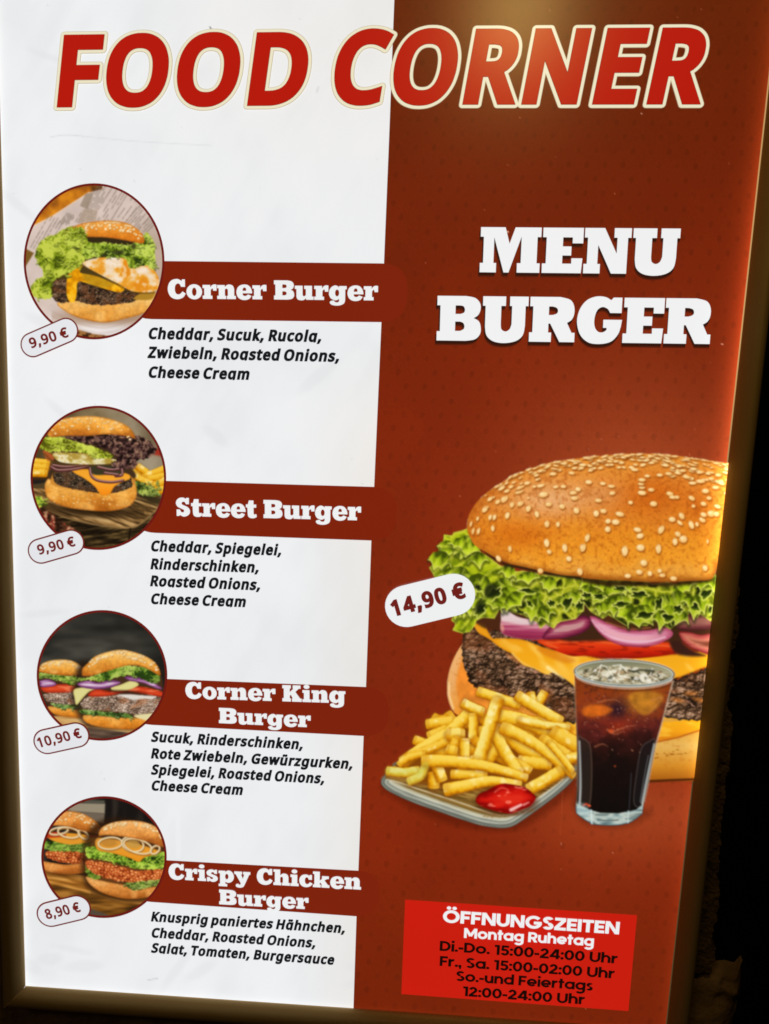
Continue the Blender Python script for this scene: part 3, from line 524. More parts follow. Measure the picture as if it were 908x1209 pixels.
w 630 346,243 342,254 339,265 336,276 333,287 330,297 328,308 321,335 319,343 317,351 316,357 313,357 312,351 310,343 308,335 306,326 304,317 302,307 299,297 297,286 294,275 291,264 287,253 284,242 207,1 127,1 9,431 82,431 141,201 145,186 149,170 153,154 157,139 160,124 163,109 166,96 168,84 169,73 172,73 174,80 176,88 178,97 185,128 187,138 190,149 193,160 196,170 199,180 201,188 277,431 354,431 428,188 432,176 436,163 440,149 444,135 447,122 451,109 454,96 456,84 457,74 460,74 462,84 464,95 466,108 469,122 473,137 477,153 481,169 485,185 489,201 549,431 621,431 502,1 419,1
z 377 346,0 31,0 31,47 262,375 45,375 45,430 340,430 340,377 112,55 346,55
ä 450 231,437 279,433 318,422 347,403 368,375 381,338 385,293 385,0 334,0 320,61 317,61 304,46 292,33 279,22 265,13 250,5 234,-1 216,-5 195,-7 172,-8 148,-7 124,-2 103,6 84,16 68,30 55,48 45,68 39,92 37,119 43,159 59,192 87,219 127,238 179,251 243,257 316,259 316,285 313,317 306,342 293,359 275,371 253,378 227,380 205,379 183,376 163,370 143,363 124,355 106,347 84,400 104,410 126,419 151,426 177,432 204,436|252,208 204,203 167,195 141,182 124,165 113,144 110,119 112,97 120,79 132,66 148,56 167,51 188,49 223,52 253,62 279,79 299,103 311,134 315,172 315,210|113,546 114,559 118,569 124,576 132,581 141,584 151,585 160,584 169,581 177,576 183,569 187,559 188,546 187,534 183,524 177,516 169,510 160,507 151,506 141,507 132,510 124,516 118,524 114,534|264,546 265,559 269,569 275,576 282,581 291,584 301,585 310,584 319,581 327,576 333,569 337,559 338,546 337,534 333,524 327,516 319,510 310,507 301,506 291,507 282,510 275,516 269,524 265,534
ü 496 427,430 427,0 370,0 359,57 356,57 346,43 334,31 321,20 306,11 290,4 273,-1 256,-5 238,-7 220,-8 187,-6 159,-1 134,8 112,21 95,38 81,59 71,85 65,114 63,148 63,430 135,430 135,153 137,122 145,96 158,76 176,62 200,53 230,51 260,53 285,59 306,69 323,82 336,100 345,121 352,146 356,175 357,206 357,430|136,546 137,559 141,569 147,576 155,581 164,584 173,585 183,584 192,581 200,576 206,569 210,559 211,546 210,534 206,524 200,516 192,510 183,507 173,506 164,507 155,510 147,516 141,524 137,534|286,546 287,559 291,569 297,576 305,581 314,584 323,585 333,584 342,581 350,576 356,569 360,559 361,546 360,534 356,524 350,516 342,510 333,507 323,506 314,507 305,510 297,516 291,524 287,534
€ 459 305,580 331,579 356,576 380,571 403,564 426,555 448,543 419,485 403,493 385,500 366,508 346,513 325,517 305,518 285,517 267,514 250,509 234,502 220,492 206,480 195,466 184,450 174,432 166,412 159,389 153,365 349,365 349,313 148,313 147,307 147,302 147,298 147,282 147,267 147,261 147,255 148,249 325,249 325,197 154,197 162,169 171,143 184,120 198,101 216,84 236,71 258,62 284,56 311,55 332,55 353,58 374,62 394,68 413,74 431,80 431,18 413,11 395,5 376,0 355,-5 332,-7 307,-8 266,-5 229,3 196,17 168,36 143,59 123,88 106,120 92,157 83,197 18,197 18,249 76,249 76,255 75,261 75,265 75,282 75,288 76,294 76,300 76,305 76,309 76,313 18,313 18,365 82,365 91,407 104,445 120,479 141,508 166,533 195,553 228,568 264,577
"""
def sans(weight, narrow=.94):
    F = Font(573 + 2 * weight, 150); F.cap = 573 + 2 * weight
    raw = {}
    for ln in SANS_DATA.strip().split('\n'):
        ch, adv, cs = ln.split(' ', 2)
        raw[ch] = (float(adv), [[tuple(float(t) for t in q.split(',')) for q in c.split(' ')] for c in cs.split('|')])
    def flip(cs): return [c[::-1] for c in cs]
    a0 = raw['F'][1]
    sgn = 1 if area2(a0[0]) > 0 else -1
    q = raw['q']                                           # italic a has one storey: q without its tail
    sa = [[(x, max(y, -10 if x < 340 else 0)) for x, y in c] for c in q[1]]
    dots = [c for c in raw['ä'][1] if min(y for x, y in c) > 480]
    raw['a'] = (q[0], sa)
    dx = (max(x for x, y in sa[0]) + min(x for x, y in sa[0])) / 2 - sum(x for c in dots for x, y in c) / sum(len(c) for c in dots)
    raw['ä'] = (q[0], sa + [[(x + dx, y) for x, y in c] for c in dots])
    for ch, (adv, cs) in raw.items():
        if ch in 'ijäüö': cs = [[(x, y + 34) if min(v for u, v in c) > 480 else (x, y) for x, y in c] for c in cs]      # keep the dots clear of bold stems
        if sgn < 0: cs = flip(cs)
        cs = [[(x * narrow, y) for x, y in c] for c in cs]
        F.g[ch] = (adv * narrow + weight * 1.5, [[(p[0], p[1] + weight) for p in c] for c in offset(cs, weight)])
    return F
SANS = sans(47, .84); SANS_T = sans(33, .86); SANS_P = sans(32, .92)
# ------------------------------------------------------------------ printed pictures
# The sign carries flat printed food photographs.  Each is worked out here as colours on a
# fine flat sheet (coordinates: photo pixels, projected on to the poster plane afterwards).
def _h(i, j, s):
    v = np.sin(i * 127.1 + j * 311.7 + s * 74.7) * 43758.5453
    return v - np.floor(v)

def vnoise(x, y, s):
    xi = np.floor(x); yi = np.floor(y); u = x - xi; v = y - yi
    u = u * u * (3 - 2 * u); v = v * v * (3 - 2 * v)
    return ((_h(xi, yi, s) * (1 - u) + _h(xi + 1, yi, s) * u) * (1 - v)
            + (_h(xi, yi + 1, s) * (1 - u) + _h(xi + 1, yi + 1, s) * u) * v)

def fbm(x, y, s, o=3):
    t = 0; a = .5; n = 0
    for k in range(o):
        t = t + a * vnoise(x * 2 ** k + 17.3 * k, y * 2 ** k - 9.1 * k, s + k); n += a; a *= .5
    return t / n

def voro(x, y, s, jit=.9):
    xi = np.floor(x); yi = np.floor(y)
    f1 = np.full(x.shape, 9.); f2 = np.full(x.shape, 9.); cid = np.zeros(x.shape)
    for a in (-1, 0, 1):
        for b in (-1, 0, 1):
            px = xi + a + .5 + jit * (_h(xi + a, yi + b, s) - .5)
            py = yi + b + .5 + jit * (_h(xi + a, yi + b, s + 5.5) - .5)
            d = np.hypot(px - x, py - y)
            n = d < f1
            f2 = np.where(n, f1, np.minimum(f2, d)); f1 = np.where(n, d, f1)
            cid = np.where(n, _h(xi + a, yi + b, s + 9.2), cid)
    return f1, f2, cid

def sstep(a, b, x):
    t = np.clip((x - a) / (b - a), 0, 1)
    return t * t * (3 - 2 * t)

def C3(c): return np.array(c, float)

def mix(a, b, t):
    t = np.asarray(t)[..., None]
    return C3(a) * (1 - t) + C3(b) * t

def ramp(t, stops):
    t = np.asarray(t, float)
    xs = [s[0] for s in stops]
    return np.stack([np.interp(t, xs, [s[1][k] for s in stops]) for k in range(3)], -1)

def smooth(pts, n=6, closed=True):
    p = np.array(pts, float); N = len(p); out = []
    for i in range(N if closed else N - 1):
        if closed: a, b, c, d = p[i - 1], p[i], p[(i + 1) % N], p[(i + 2) % N]
        else: a, b, c, d = p[max(i - 1, 0)], p[i], p[i + 1], p[min(i + 2, N - 1)]
        for k in range(n):
            t = k / n
            out.append(.5 * (2 * b + (c - a) * t + (2 * a - 5 * b + 4 * c - d) * t * t + (3 * b - a - 3 * c + d) * t ** 3))
    if not closed: out.append(p[-1])
    return np.array(out)

def crop(o, s, pts): return [(o[0] + x / s, o[1] + y / s) for x, y in pts]

class Pic:
    def __init__(self, x0, y0, x1, y1, step):
        self.o = (x0, y0); self.st = step
        self.nx = int((x1 - x0) / step) + 1; self.ny = int((y1 - y0) / step) + 1
        self.X, self.Y = np.meshgrid(x0 + np.arange(self.nx) * step, y0 + np.arange(self.ny) * step)
        self.rgb = np.zeros((self.ny, self.nx, 3)); self.a = np.zeros((self.ny, self.nx)); self.id = np.zeros((self.ny, self.nx), int)

    def win(self, x0, y0, x1, y1, m=4):
        f = lambda v, o, n: int(np.clip((v - o) / self.st, 0, n))
        return (slice(f(y0 - m, self.o[1], self.ny), f(y1 + m, self.o[1], self.ny) + 1),
                slice(f(x0 - m, self.o[0], self.nx), f(x1 + m, self.o[0], self.nx) + 1))

    def put(self, w, m, c, i=None):
        m = np.clip(m, 0, 1); k = m[..., None]
        r = self.rgb[w]; a = self.a[w]
        self.rgb[w] = np.where((a > .001)[..., None], r, c) * (1 - k) + c * k
        self.a[w] = a + (1 - a) * m
        if i is not None: self.id[w] = np.where(m > .5, i, self.id[w])

    def sdf(self, poly, m=4):
        p = np.asarray(poly, float)
        w = self.win(p[:, 0].min(), p[:, 1].min(), p[:, 0].max(), p[:, 1].max(), m)
        x = self.X[w]; y = self.Y[w]
        d = np.full(x.shape, 1e9); ins = np.zeros(x.shape, bool)
        for k in range(len(p)):
            ax, ay = p[k - 1]; bx, by = p[k]; ex = bx - ax; ey = by - ay; L = ex * ex + ey * ey
            if L < 1e-9: continue
            t = np.clip(((x - ax) * ex + (y - ay) * ey) / L, 0, 1)
            d = np.minimum(d, (x - ax - t * ex) ** 2 + (y - ay - t * ey) ** 2)
            if abs(ey) > 1e-9:
                ins ^= ((ay > y) != (by > y)) & (x < ex * (y - ay) / ey + ax)
        d = np.sqrt(d)
        return w, np.where(ins, -d, d)

    # a filled shape; col is a colour or f(x, y, depth)
    def shape(self, poly, col, i=None, soft=.6, rough=0, rs=.3, seed=0, amt=1.):
        w, d = self.sdf(poly, 4 + rough * 2)
        x = self.X[w]; y = self.Y[w]
        if rough: d = d + rough * (fbm(x * rs, y * rs, seed, 2) - .5) * 2
        c = col(x, y, -d) if callable(col) else np.broadcast_to(C3(col), x.shape + (3,))
        self.put(w, sstep(soft, -soft, d) * amt, c, i)

    def ell(self, cx, cy, rx, ry, ang, col, i=None, soft=.5, amt=1.):
        a = math.radians(ang); R = max(rx, ry)
        w = self.win(cx - R, cy - R, cx + R, cy + R)
        x = self.X[w] - cx; y = self.Y[w] - cy
        u = x * math.cos(a) + y * math.sin(a); v = -x * math.sin(a) + y * math.cos(a)
        q = np.hypot(u / rx, v / ry); d = (q - 1) * min(rx, ry)
        c = col(u / rx, v / ry, q) if callable(col) else np.broadcast_to(C3(col), x.shape + (3,))
        self.put(w, sstep(soft, -soft, d) * amt, c, i)

    # a stroke along a path; col is a colour or f(x, y, cross -1..1, along 0..1)
    def stroke(self, pts, r, col, i=None, soft=.5, amt=1., sq=0):
        p = np.asarray(pts, float)
        r0, r1 = r if isinstance(r, tuple) else (r, r); R = max(r0, r1)
        w = self.win(p[:, 0].min() - R, p[:, 1].min() - R, p[:, 0].max() + R, p[:, 1].max() + R)
        x = self.X[w]; y = self.Y[w]
        ln = np.hypot(*(p[1:] - p[:-1]).T); acc = np.concatenate([[0], np.cumsum(ln)])
        best = np.full(x.shape, 1e9); cr = np.zeros(x.shape); al = np.zeros(x.shape)
        for k in range(len(p) - 1):
            e = (p[k + 1] - p[k]) / max(ln[k], 1e-6)
            raw = (x - p[k][0]) * e[0] + (y - p[k][1]) * e[1]
            t = np.clip(raw, 0, ln[k])
            c_ = (x - p[k][0]) * -e[1] + (y - p[k][1]) * e[0]
            dd = np.hypot(c_, raw - t) if not sq else (np.abs(c_) ** sq + np.abs((raw - t) * 1.7) ** sq) ** (1 / sq)
            n = dd < best
            best = np.where(n, dd, best); cr = np.where(n, c_, cr); al = np.where(n, (acc[k] + t) / acc[-1], al)
        rr = r0 + (r1 - r0) * al
        c = col(x, y, np.clip(cr / rr, -1, 1), al) if callable(col) else np.broadcast_to(C3(col), x.shape + (3,))
        self.put(w, sstep(soft, -soft, best - rr) * amt, c, i)

    def blur(self, n=1):
        for _ in range(n):
            for arr in (self.rgb, self.a):
                for ax in (0, 1):
                    b = arr.copy()
                    f = np.roll(arr, 1, ax); g = np.roll(arr, -1, ax)
                    sl = [slice(None)] * arr.ndim; sl[ax] = slice(1, -1); sl = tuple(sl)
                    b[sl] = (.25 * f + .5 * arr + .25 * g)[sl]
                    arr[...] = b

rnd = random.Random(11)

# ---- textures of food --------------------------------------------------------------
def meat(sc=.22, s=3, dark=(26, 18, 12), mid=(88, 64, 46), hi=(182, 148, 124), bias=0.):
    def hgt(x, y):
        wx = x + 3 * (fbm(x * sc * .6, y * sc * .6, s + 1, 2) - .5); wy = y + 3 * (fbm(x * sc * .6 + 8, y * sc * .6, s + 4, 2) - .5)
        f1, f2, cid = voro(wx * sc * .75, wy * sc * .95, s)
        g1, g2, _ = voro(wx * sc * 1.9 + 7, wy * sc * 2.2, s + 3)
        return .34 * np.minimum(f2 - f1, .6) * (.4 + 1.2 * cid) + .2 * np.minimum(g2 - g1, .6) + .5 * fbm(x * sc * .45, y * sc * .5, s + 6, 2) + .42 * fbm(x * sc * 1.5, y * sc * 2, s + 11, 3)
    def f(x, y, d):
        e = .16 / sc
        h = hgt(x, y); k = (h - hgt(x - .6 * e, y - e))
        t = .36 + 1.15 * (h - .56) + 1.7 * k + bias + .16 * (fbm(x * sc * 4, y * sc * 4, s + 2, 2) - .5)
        c = ramp(t, [(.1, dark), (.32, C3(dark) * .45 + C3(mid) * .55), (.5, mid), (.72, C3(mid) * .45 + C3(hi) * .55), (1, hi)])
        return mix(c, C3(mid) * C3((1.25, .95, .7)), sstep(.52, .72, fbm(x * sc * .3 + 4, y * sc * .4, s + 8, 2)) * .45)
    return f

def greens(sc=.085, s=4, rim=(206, 212, 92), lit=(160, 182, 40), mid=(104, 132, 24), deep=(30, 42, 12), pocket=.5, sy=1.25):
    def f(x, y, d):
        wx = x + 9 * (fbm(x * .05, y * .05, s, 2) - .5) * 2; wy = y + 7 * (fbm(x * .06 + 30, y * .06, s + 3, 2) - .5) * 2
        f1, f2, cid = voro(wx * sc, wy * sc * sy, s)
        e = f2 - f1
        n = fbm(x * .2, y * .2, s + 7, 3)
        fold = fbm(wx * sc * 1.1 + 5, wy * sc * 2.2, s + 12, 2)
        leaf = ramp(np.clip(e + .5 * (n - .5) + .7 * (fold - .5), 0, 1), [(0, lit), (.25, lit), (.5, mid), (.85, C3(mid) * .6 + C3(deep) * .4)])
        pk = sstep(.25, .62, e + .25 * (n - .5)) * (cid < pocket)
        leaf = mix(leaf, deep, pk * .95)
        r = sstep(.16, .03, e) * (.55 + .6 * n)
        leaf = mix(leaf, rim, np.clip(r, 0, 1))
        vein = sstep(.05, .0, np.abs(fbm(x * .16, y * .16, s + 20, 2) - .5)) * .35
        return mix(leaf, rim, vein * (1 - pk))
    return f

def frizz(sc=.3, s=5, hi=(190, 210, 70), mid=(112, 150, 30), deep=(34, 56, 14)):
    def f(x, y, d):
        wx = x + 3.5 * (fbm(x * .15, y * .15, s, 2) - .5) * 2; wy = y + 3.5 * (fbm(x * .15 + 9, y * .15, s + 1, 2) - .5) * 2
        a = np.abs(fbm(wx * sc, wy * sc, s + 2, 2) - .5) * 2
        b = fbm(x * sc * .5, y * sc * .5, s + 4, 2); b2 = fbm(x * sc * .24 + 3, y * sc * .28, s + 6, 2)
        t = (1 - a) * .7 + (b - .5) * .7 + (b2 - .5) * 1.1 + .02
        return ramp(t, [(.15, deep), (.42, mid), (.62, C3(mid) * .4 + C3(hi) * .6), (.8, hi)])
    return f

def bread(y0, y1, top=(238, 176, 92), mid=(224, 140, 48), low=(196, 104, 28), s=2, edge=(150, 80, 24)):
    def f(x, y, d):
        n = fbm(x * .09, y * .12, s, 3); q = fbm(x * .5, y * .5, s + 4, 2)
        c = ramp((y - y0) / (y1 - y0) + (n - .5) * .5, [(0, top), (.5, mid), (1, low)])
        c = mix(c, C3(top) * 1.05, sstep(.58, .8, fbm(x * .05, y * .07, s + 8, 2)) * .6)
        c = mix(c, edge, sstep(2.6, .2, d) * .45)
        return np.clip(c * (1 + .22 * (q - .5))[..., None], 0, 255)
    return f

def seeds(P, x0, x1, ytop, depth, n, size, i, rr, cols=((250, 226, 170), (228, 190, 120)), sh=(140, 70, 16)):
    for _ in range(n):
        t = rr.random(); x = x0 + (x1 - x0) * t; q = rr.random() ** 1.5
        y = ytop(x) + .8 + depth * q
        L = size * (.75 + .5 * rr.random()); k = .45 + .5 * q
        ang = (rr.random() - .5) * 60
        P.ell(x + .25 * L, y + .35 * L, L, L * k, ang, sh, i, amt=.5)
        b = rr.random()
        P.ell(x, y, L, L * k, ang, tuple(C3(cols[0]) * b + C3(cols[1]) * (1 - b)), i)

def flat(c, n=.5, s=1, sc=.08, edge=None, w=2.5):
    def f(x, y, d):
        r = C3(c) * (1 + n * (fbm(x * sc, y * sc, s, 3) - .5))[..., None]
        return mix(r, edge, sstep(w, 0, d)) if edge is not None else r
    return f

# ---- the big menu burger ------------------------------------------------------------
BUN, LEAF, ONION, TOMATO, CHEESE, PATTY, BASE = 1, 2, 3, 4, 5, 6, 7
A1, A2, A3, A4 = (500, 520), (680, 520), (500, 640), (680, 640); KS = 4.779

def big_burger():
    P = Pic(503, 530, 866, 934, .8)
    # lower bun
    P.shape(smooth([(575, 770), (556, 754), (545, 761), (535, 779), (529, 800), (529, 822), (535, 838), (548, 848), (640, 900), (700, 924), (780, 922), (822, 921),
                    (840, 915), (845, 840), (700, 790)]),
            lambda x, y, d: mix(mix(ramp((y - 790) / 60 + (x - 528) / 40 * .5, [(0, (238, 176, 110)), (.4, (232, 168, 98)), (1, (236, 150, 50))]),
                                     ramp((y - 862) / 60, [(0, (222, 162, 62)), (.3, (226, 176, 88)), (.7, (208, 136, 38)), (1, (164, 88, 18))]), sstep(600, 700, x)),
                                 (190, 110, 30), sstep(.55, .8, fbm(x * .3, y * .3, 6, 3)) * .35), BASE)
    P.shape(smooth([(551, 768), (541, 790), (539, 815), (548, 834), (568, 840), (575, 820), (556, 790)]), flat((228, 134, 44), .35, 4, .12), BASE, soft=3)
    P.stroke([(530, 806), (530, 820), (535, 836)], 1.2, (250, 214, 160), BASE, soft=1.4, amt=.8)
    for k in range(14):
        P.ell(792 + rnd.gauss(0, 9), 891 + rnd.gauss(0, 2.5), 1.2 + rnd.random(), .7, 0, (150, 84, 14), BASE, amt=.7)
    P.stroke([(700, 926), (760, 922), (790, 920.5), (830, 919)], 1.4, (70, 30, 8), 0, soft=1.2)
    # lower cheese on the right, with its lip
    P.shape(smooth([(640, 846), (700, 850), (775, 852), (806, 850), (845, 848), (845, 862), (822, 862), (800, 869), (775, 874), (700, 880), (650, 866)]),
            lambda x, y, d: mix(ramp((y - 846) / 28, [(0, (246, 176, 28)), (.6, (240, 160, 26)), (1, (214, 120, 20))]), (255, 206, 70), sstep(.5, .75, fbm(x * .06, y * .2, 8, 2)) * .5), CHEESE)
    P.stroke([(772, 876), (800, 870), (824, 862), (840, 861)], .8, (176, 84, 16), CHEESE, soft=1)
    # patty
    P.shape(smooth([(553, 742), (546, 757), (545, 770), (549, 790), (556, 806), (572, 815), (600, 826), (640, 842), (672, 853), (684, 851), (700, 846), (780, 846), (806, 849), (842, 844),
                    (842, 785), (832, 789), (808, 797), (790, 800), (700, 786), (640, 760), (590, 745)]),
            lambda x, y, d: mix(meat(.135, 3, dark=(36, 23, 14), mid=(108, 76, 52), hi=(192, 154, 126), bias=.0)(x, y, d), (14, 10, 8), np.clip(sstep(5, 0, d) * .5 + sstep(.0, 1, (y - 800 - (x - 545) * .18) / 45) * .45 * (x < 700), 0, .85)), PATTY, rough=2)
    for k in range(150):                                                   # crumbs and char on the patty
        x = 548 + rnd.random() * 290; y = 752 + (x - 548) * .33 * min(1, 150 / max(1, x - 548)) + rnd.random() * 52
        if 690 < x < 785: continue
        if x > 785: y = 797 + rnd.random() * 46
        dk = rnd.random() < .5
        P.ell(x, y, 1 + 2.2 * rnd.random(), .7 + rnd.random(), rnd.random() * 90 - 20,
              (18, 12, 8) if dk else (178 + rnd.random() * 30, 140, 116), PATTY, amt=.4 + .35 * rnd.random())
    for x, y, a in ((800, 826, 10), (815, 818, 0), (826, 826, 15), (606, 776, 30)): P.ell(x, y, 8, 2.6, a, (206, 120, 50), PATTY, soft=2, amt=.6)
    # cheese slice under the tomato
    che = crop(A3, KS, [(285, 465), (310, 455), (345, 465), (365, 505), (390, 540), (420, 540), (560, 548), (700, 600), (910, 640)]) + \
        [(720, 778), (760, 774), (800, 772), (845, 768), (845, 784), (832, 787), (812, 795), (797, 800), (760, 806), (690, 822), (676, 808), (655, 794)] + \
        crop(A3, KS, [(690, 745), (620, 710), (560, 690), (500, 630), (470, 615), (420, 585), (370, 545), (310, 510)])
    P.shape(smooth(che), lambda x, y, d: mix(mix(ramp((y - 738) / 70, [(0, (232, 150, 24)), (.4, (240, 164, 26)), (1, (246, 178, 34))]),
                                                  (206, 122, 20), sstep(3, 0, d) * .6), (255, 214, 110), sstep(.56, .75, fbm(x * .05 - y * .05, (x + y) * .02, 3, 2)) * .55), CHEESE)
    P.stroke(smooth(crop(A3, KS, [(500, 625), (560, 680), (640, 715), (720, 750)]), 5, False), (1.2, .6), (255, 214, 120), CHEESE, soft=1.2, amt=.6)
    P.stroke(crop(A3, KS, [(700, 705), (790, 770)]), (2, .5), (255, 232, 160), CHEESE, soft=1.5, amt=.8)
    P.shape(smooth(crop(A3, KS, [(640, 600), (690, 640), (800, 680), (850, 660), (700, 590)])), (206, 104, 18), CHEESE, soft=3, amt=.5)
    # tomato slices
    P.shape(smooth(crop(A3, KS, [(640, 555), (720, 545), (900, 540)]) + crop(A4, KS, [(150, 545), (300, 560), (500, 565), (575, 580), (560, 625), (400, 650), (250, 655), (60, 640)]) + crop(A3, KS, [(830, 640), (720, 600)])),
            lambda x, y, d: mix(mix(ramp((y - 752) / 24, [(0, (196, 56, 18)), (.35, (226, 62, 20)), (.75, (196, 34, 12)), (1, (150, 22, 8))]),
                                     (240, 110, 50), sstep(1.5, 4, d) * sstep(6, 3.5, d) * (y < 765) * .7), (120, 18, 8), sstep(.58, .75, fbm(x * .08, y * .3, 4, 2)) * .5), TOMATO)
    # dark gaps
    for g in (crop(A3, KS, [(760, 540), (860, 470), (905, 400), (905, 545)]), crop(A4, KS, [(0, 480), (30, 350), (75, 370), (160, 500), (150, 545), (0, 545)]),
              crop(A4, KS, [(520, 500), (600, 440), (755, 420), (750, 500), (600, 540), (640, 600), (730, 640), (560, 625)])):
        P.shape(smooth(g), (58, 30, 22), 0, soft=2.5)
    P.shape(smooth([(548, 716), (600, 700), (700, 700), (845, 700), (845, 752), (800, 756), (720, 756), (640, 752), (590, 745), (566, 738)]), (66, 38, 20), 0, soft=2, amt=.9)
    # red onion rings
    def onion(x, y, d, top, h):
        t = (y - top) / h
        f = fbm(x * .03, y * .6, 5, 2)
        return ramp(t + (f - .5) * .25, [(0, (226, 196, 190)), (.25, (222, 176, 176)), (.42, (200, 116, 136)), (.6, (164, 56, 92)), (.85, (132, 32, 62)), (1, (96, 22, 44))])
    P.shape(smooth(crop(A3, KS, [(440, 385), (470, 380), (530, 420), (640, 440), (760, 470), (860, 450), (862, 490), (800, 525), (700, 545), (590, 548), (500, 535), (445, 515), (432, 480), (436, 440)])),
            lambda x, y, d: mix(onion(x, y, d, 722 + np.clip((x - 590) * .09, 0, 8), 34), (236, 190, 196), sstep(2.5, 0, d) * .25), ONION)
    P.shape(smooth(crop(A3, KS, [(440, 390), (475, 392), (540, 425), (620, 455), (560, 465), (480, 450), (445, 440)])), (228, 206, 206), ONION, soft=2, amt=.8)
    P.ell(593, 741, 2, 4.5, -10, (224, 160, 130), ONION, soft=1.2, amt=.7)
    P.shape(smooth(crop(A4, KS, [(75, 425), (110, 420), (180, 455), (280, 490), (400, 495), (500, 480), (545, 510), (520, 545), (440, 580), (340, 590), (220, 570), (130, 510)])),
            lambda x, y, d: mix(ramp((d - 0) / 13 + (fbm(x * .03, y * .5, 3, 2) - .5) * .3, [(0, (150, 50, 80)), (.18, (190, 92, 120)), (.45, (228, 160, 180)), (.75, (232, 170, 176)), (1, (190, 120, 110))]),
                                 (186, 88, 116), sstep(.5, .8, (x - 690) / 130) * .6), ONION)
    P.stroke(smooth(crop(A4, KS, [(90, 440), (160, 515), (270, 555), (400, 560), (500, 535)]), 5, False), 1.1, (244, 206, 216), ONION, soft=1.5, amt=.7)
    P.stroke(smooth(crop(A4, KS, [(170, 450), (300, 488), (420, 480)]), 5, False), 1.0, (170, 96, 60), ONION, soft=1, amt=.7)
    P.shape(smooth(crop(A4, KS, [(580, 505), (640, 505), (700, 520), (800, 520), (800, 640), (720, 625), (640, 590), (595, 550)])),
            lambda x, y, d: ramp(d / 11 + (fbm(x * .05, y * .5, 3, 2) - .5) * .3, [(0, (120, 30, 34)), (.3, (186, 84, 74)), (.6, (206, 120, 96)), (1, (120, 60, 40))]), ONION)
    P.shape(smooth([(652, 737), (672, 730), (690, 726), (698, 734), (692, 744), (676, 751), (656, 754), (640, 753)]), lambda x, y, d: ramp(d / 8 + (fbm(x * .05, y * .5, 3, 2) - .5) * .4, [(0, (84, 22, 44)), (.4, (134, 40, 70)), (.8, (170, 84, 104)), (1, (196, 140, 140))]), ONION, soft=1.2)
    P.shape(smooth([(786, 730), (806, 726), (826, 722), (842, 722), (842, 740), (820, 744), (800, 742)]), lambda x, y, d: ramp(d / 8 + (fbm(x * .05, y * .5, 5, 2) - .5) * .4, [(0, (70, 24, 30)), (.5, (126, 58, 62)), (1, (168, 104, 92))]), ONION, soft=1.5, amt=.8)
    # lettuce
    lf = [(557, 622)] + crop(A1, KS, [(215, 508), (170, 520), (160, 535), (115, 530), (112, 570), (78, 592), (90, 625), (52, 655), (75, 685), (33, 715), (60, 765)]) + \
        crop(A3, KS, [(90, 215), (150, 300), (165, 405), (158, 440), (180, 460), (165, 495), (215, 512), (262, 505), (290, 470), (300, 440), (335, 425), (400, 430), (432, 372), (470, 380),
                      (500, 395), (560, 410), (600, 432), (640, 450), (658, 487), (690, 462), (735, 487), (752, 462), (772, 448), (858, 432), (900, 385)]) + \
        crop(A4, KS, [(5, 370), (40, 340), (80, 390), (110, 410), (150, 432), (180, 410), (230, 440), (285, 475), (310, 455), (340, 470), (400, 472), (425, 440), (470, 455), (530, 492), (570, 455), (615, 432), (640, 395),
                      (680, 430), (700, 405), (755, 445), (800, 430), (800, 200), (770, 228), (735, 235), (690, 195), (650, 230), (590, 245), (520, 225), (430, 235), (380, 215), (300, 215), (280, 245), (170, 215), (60, 210), (20, 200)]) + \
        crop(A3, KS, [(850, 205), (820, 150), (790, 185), (700, 185), (560, 160), (515, 165), (430, 130), (380, 90), (300, 40)])
    gl, gr = greens(.058, 4, pocket=.12, rim=(196, 204, 40), lit=(172, 186, 22), mid=(126, 144, 14), deep=(58, 70, 10), sy=.9), greens(.066, 8, pocket=.5, rim=(206, 204, 70), lit=(166, 172, 32), mid=(112, 124, 18), deep=(30, 34, 10))
    def leafc(x, y, d):
        c = gl(x, y, d) * (1 - sstep(570, 612, x))[..., None] + gr(x, y, d) * sstep(570, 612, x)[..., None]
        # light leaf hem, pocket shade under the bun
        c = mix(c, (206, 206, 80), sstep(2.2, .5, d) * .7)
        return c
    P.shape(np.array(lf), leafc, LEAF, soft=.7)
    # curled leaf lobes, tier over tier: dark at the root, lime towards a thin bright cusped hem
    pk = [(354, 295, 52, 24, -4), (130, 308, 38, 19, 4), (385, 412, 54, 24, -4), (575, 378, 30, 27, 30), (730, 292, 26, 40, 60), (672, 365, 30, 24, 60), (250, 262, 42, 18, 8), (515, 425, 36, 26, 20), (465, 350, 22, 42, 20), (60, 300, 34, 20, 10), (250, 350, 44, 20, -6), (755, 380, 14, 30, 10)]
    pk = [(A4[0] + a / KS, A4[1] + b / KS, c / KS, e / KS, g) for a, b, c, e, g in pk]
    pk += [(A3[0] + a / KS, A3[1] + b / KS, c / KS, e / KS, g) for a, b, c, e, g in [(400, 290, 48, 30, -35), (590, 275, 56, 16, 10), (720, 345, 26, 22, 30), (810, 345, 28, 40, 20), (600, 350, 30, 14, 50), (320, 385, 46, 26, -60), (310, 260, 26, 16, 40), (880, 360, 26, 30, 0)]]
    hem = lambda x: np.interp(x, [510, 540, 556, 570, 590, 605, 638, 655, 680, 690, 711, 741, 764, 791, 810, 822, 845], [690, 742, 742, 730, 716, 720, 738, 738, 728, 716, 728, 736, 736, 739, 728, 722, 728])
    roof = lambda x: np.interp(x, [505, 520, 552, 560, 575, 594, 617, 646, 684, 715, 743, 790, 845], [650, 632, 624, 640, 655, 666, 671, 675, 680, 686, 687, 688, 682])
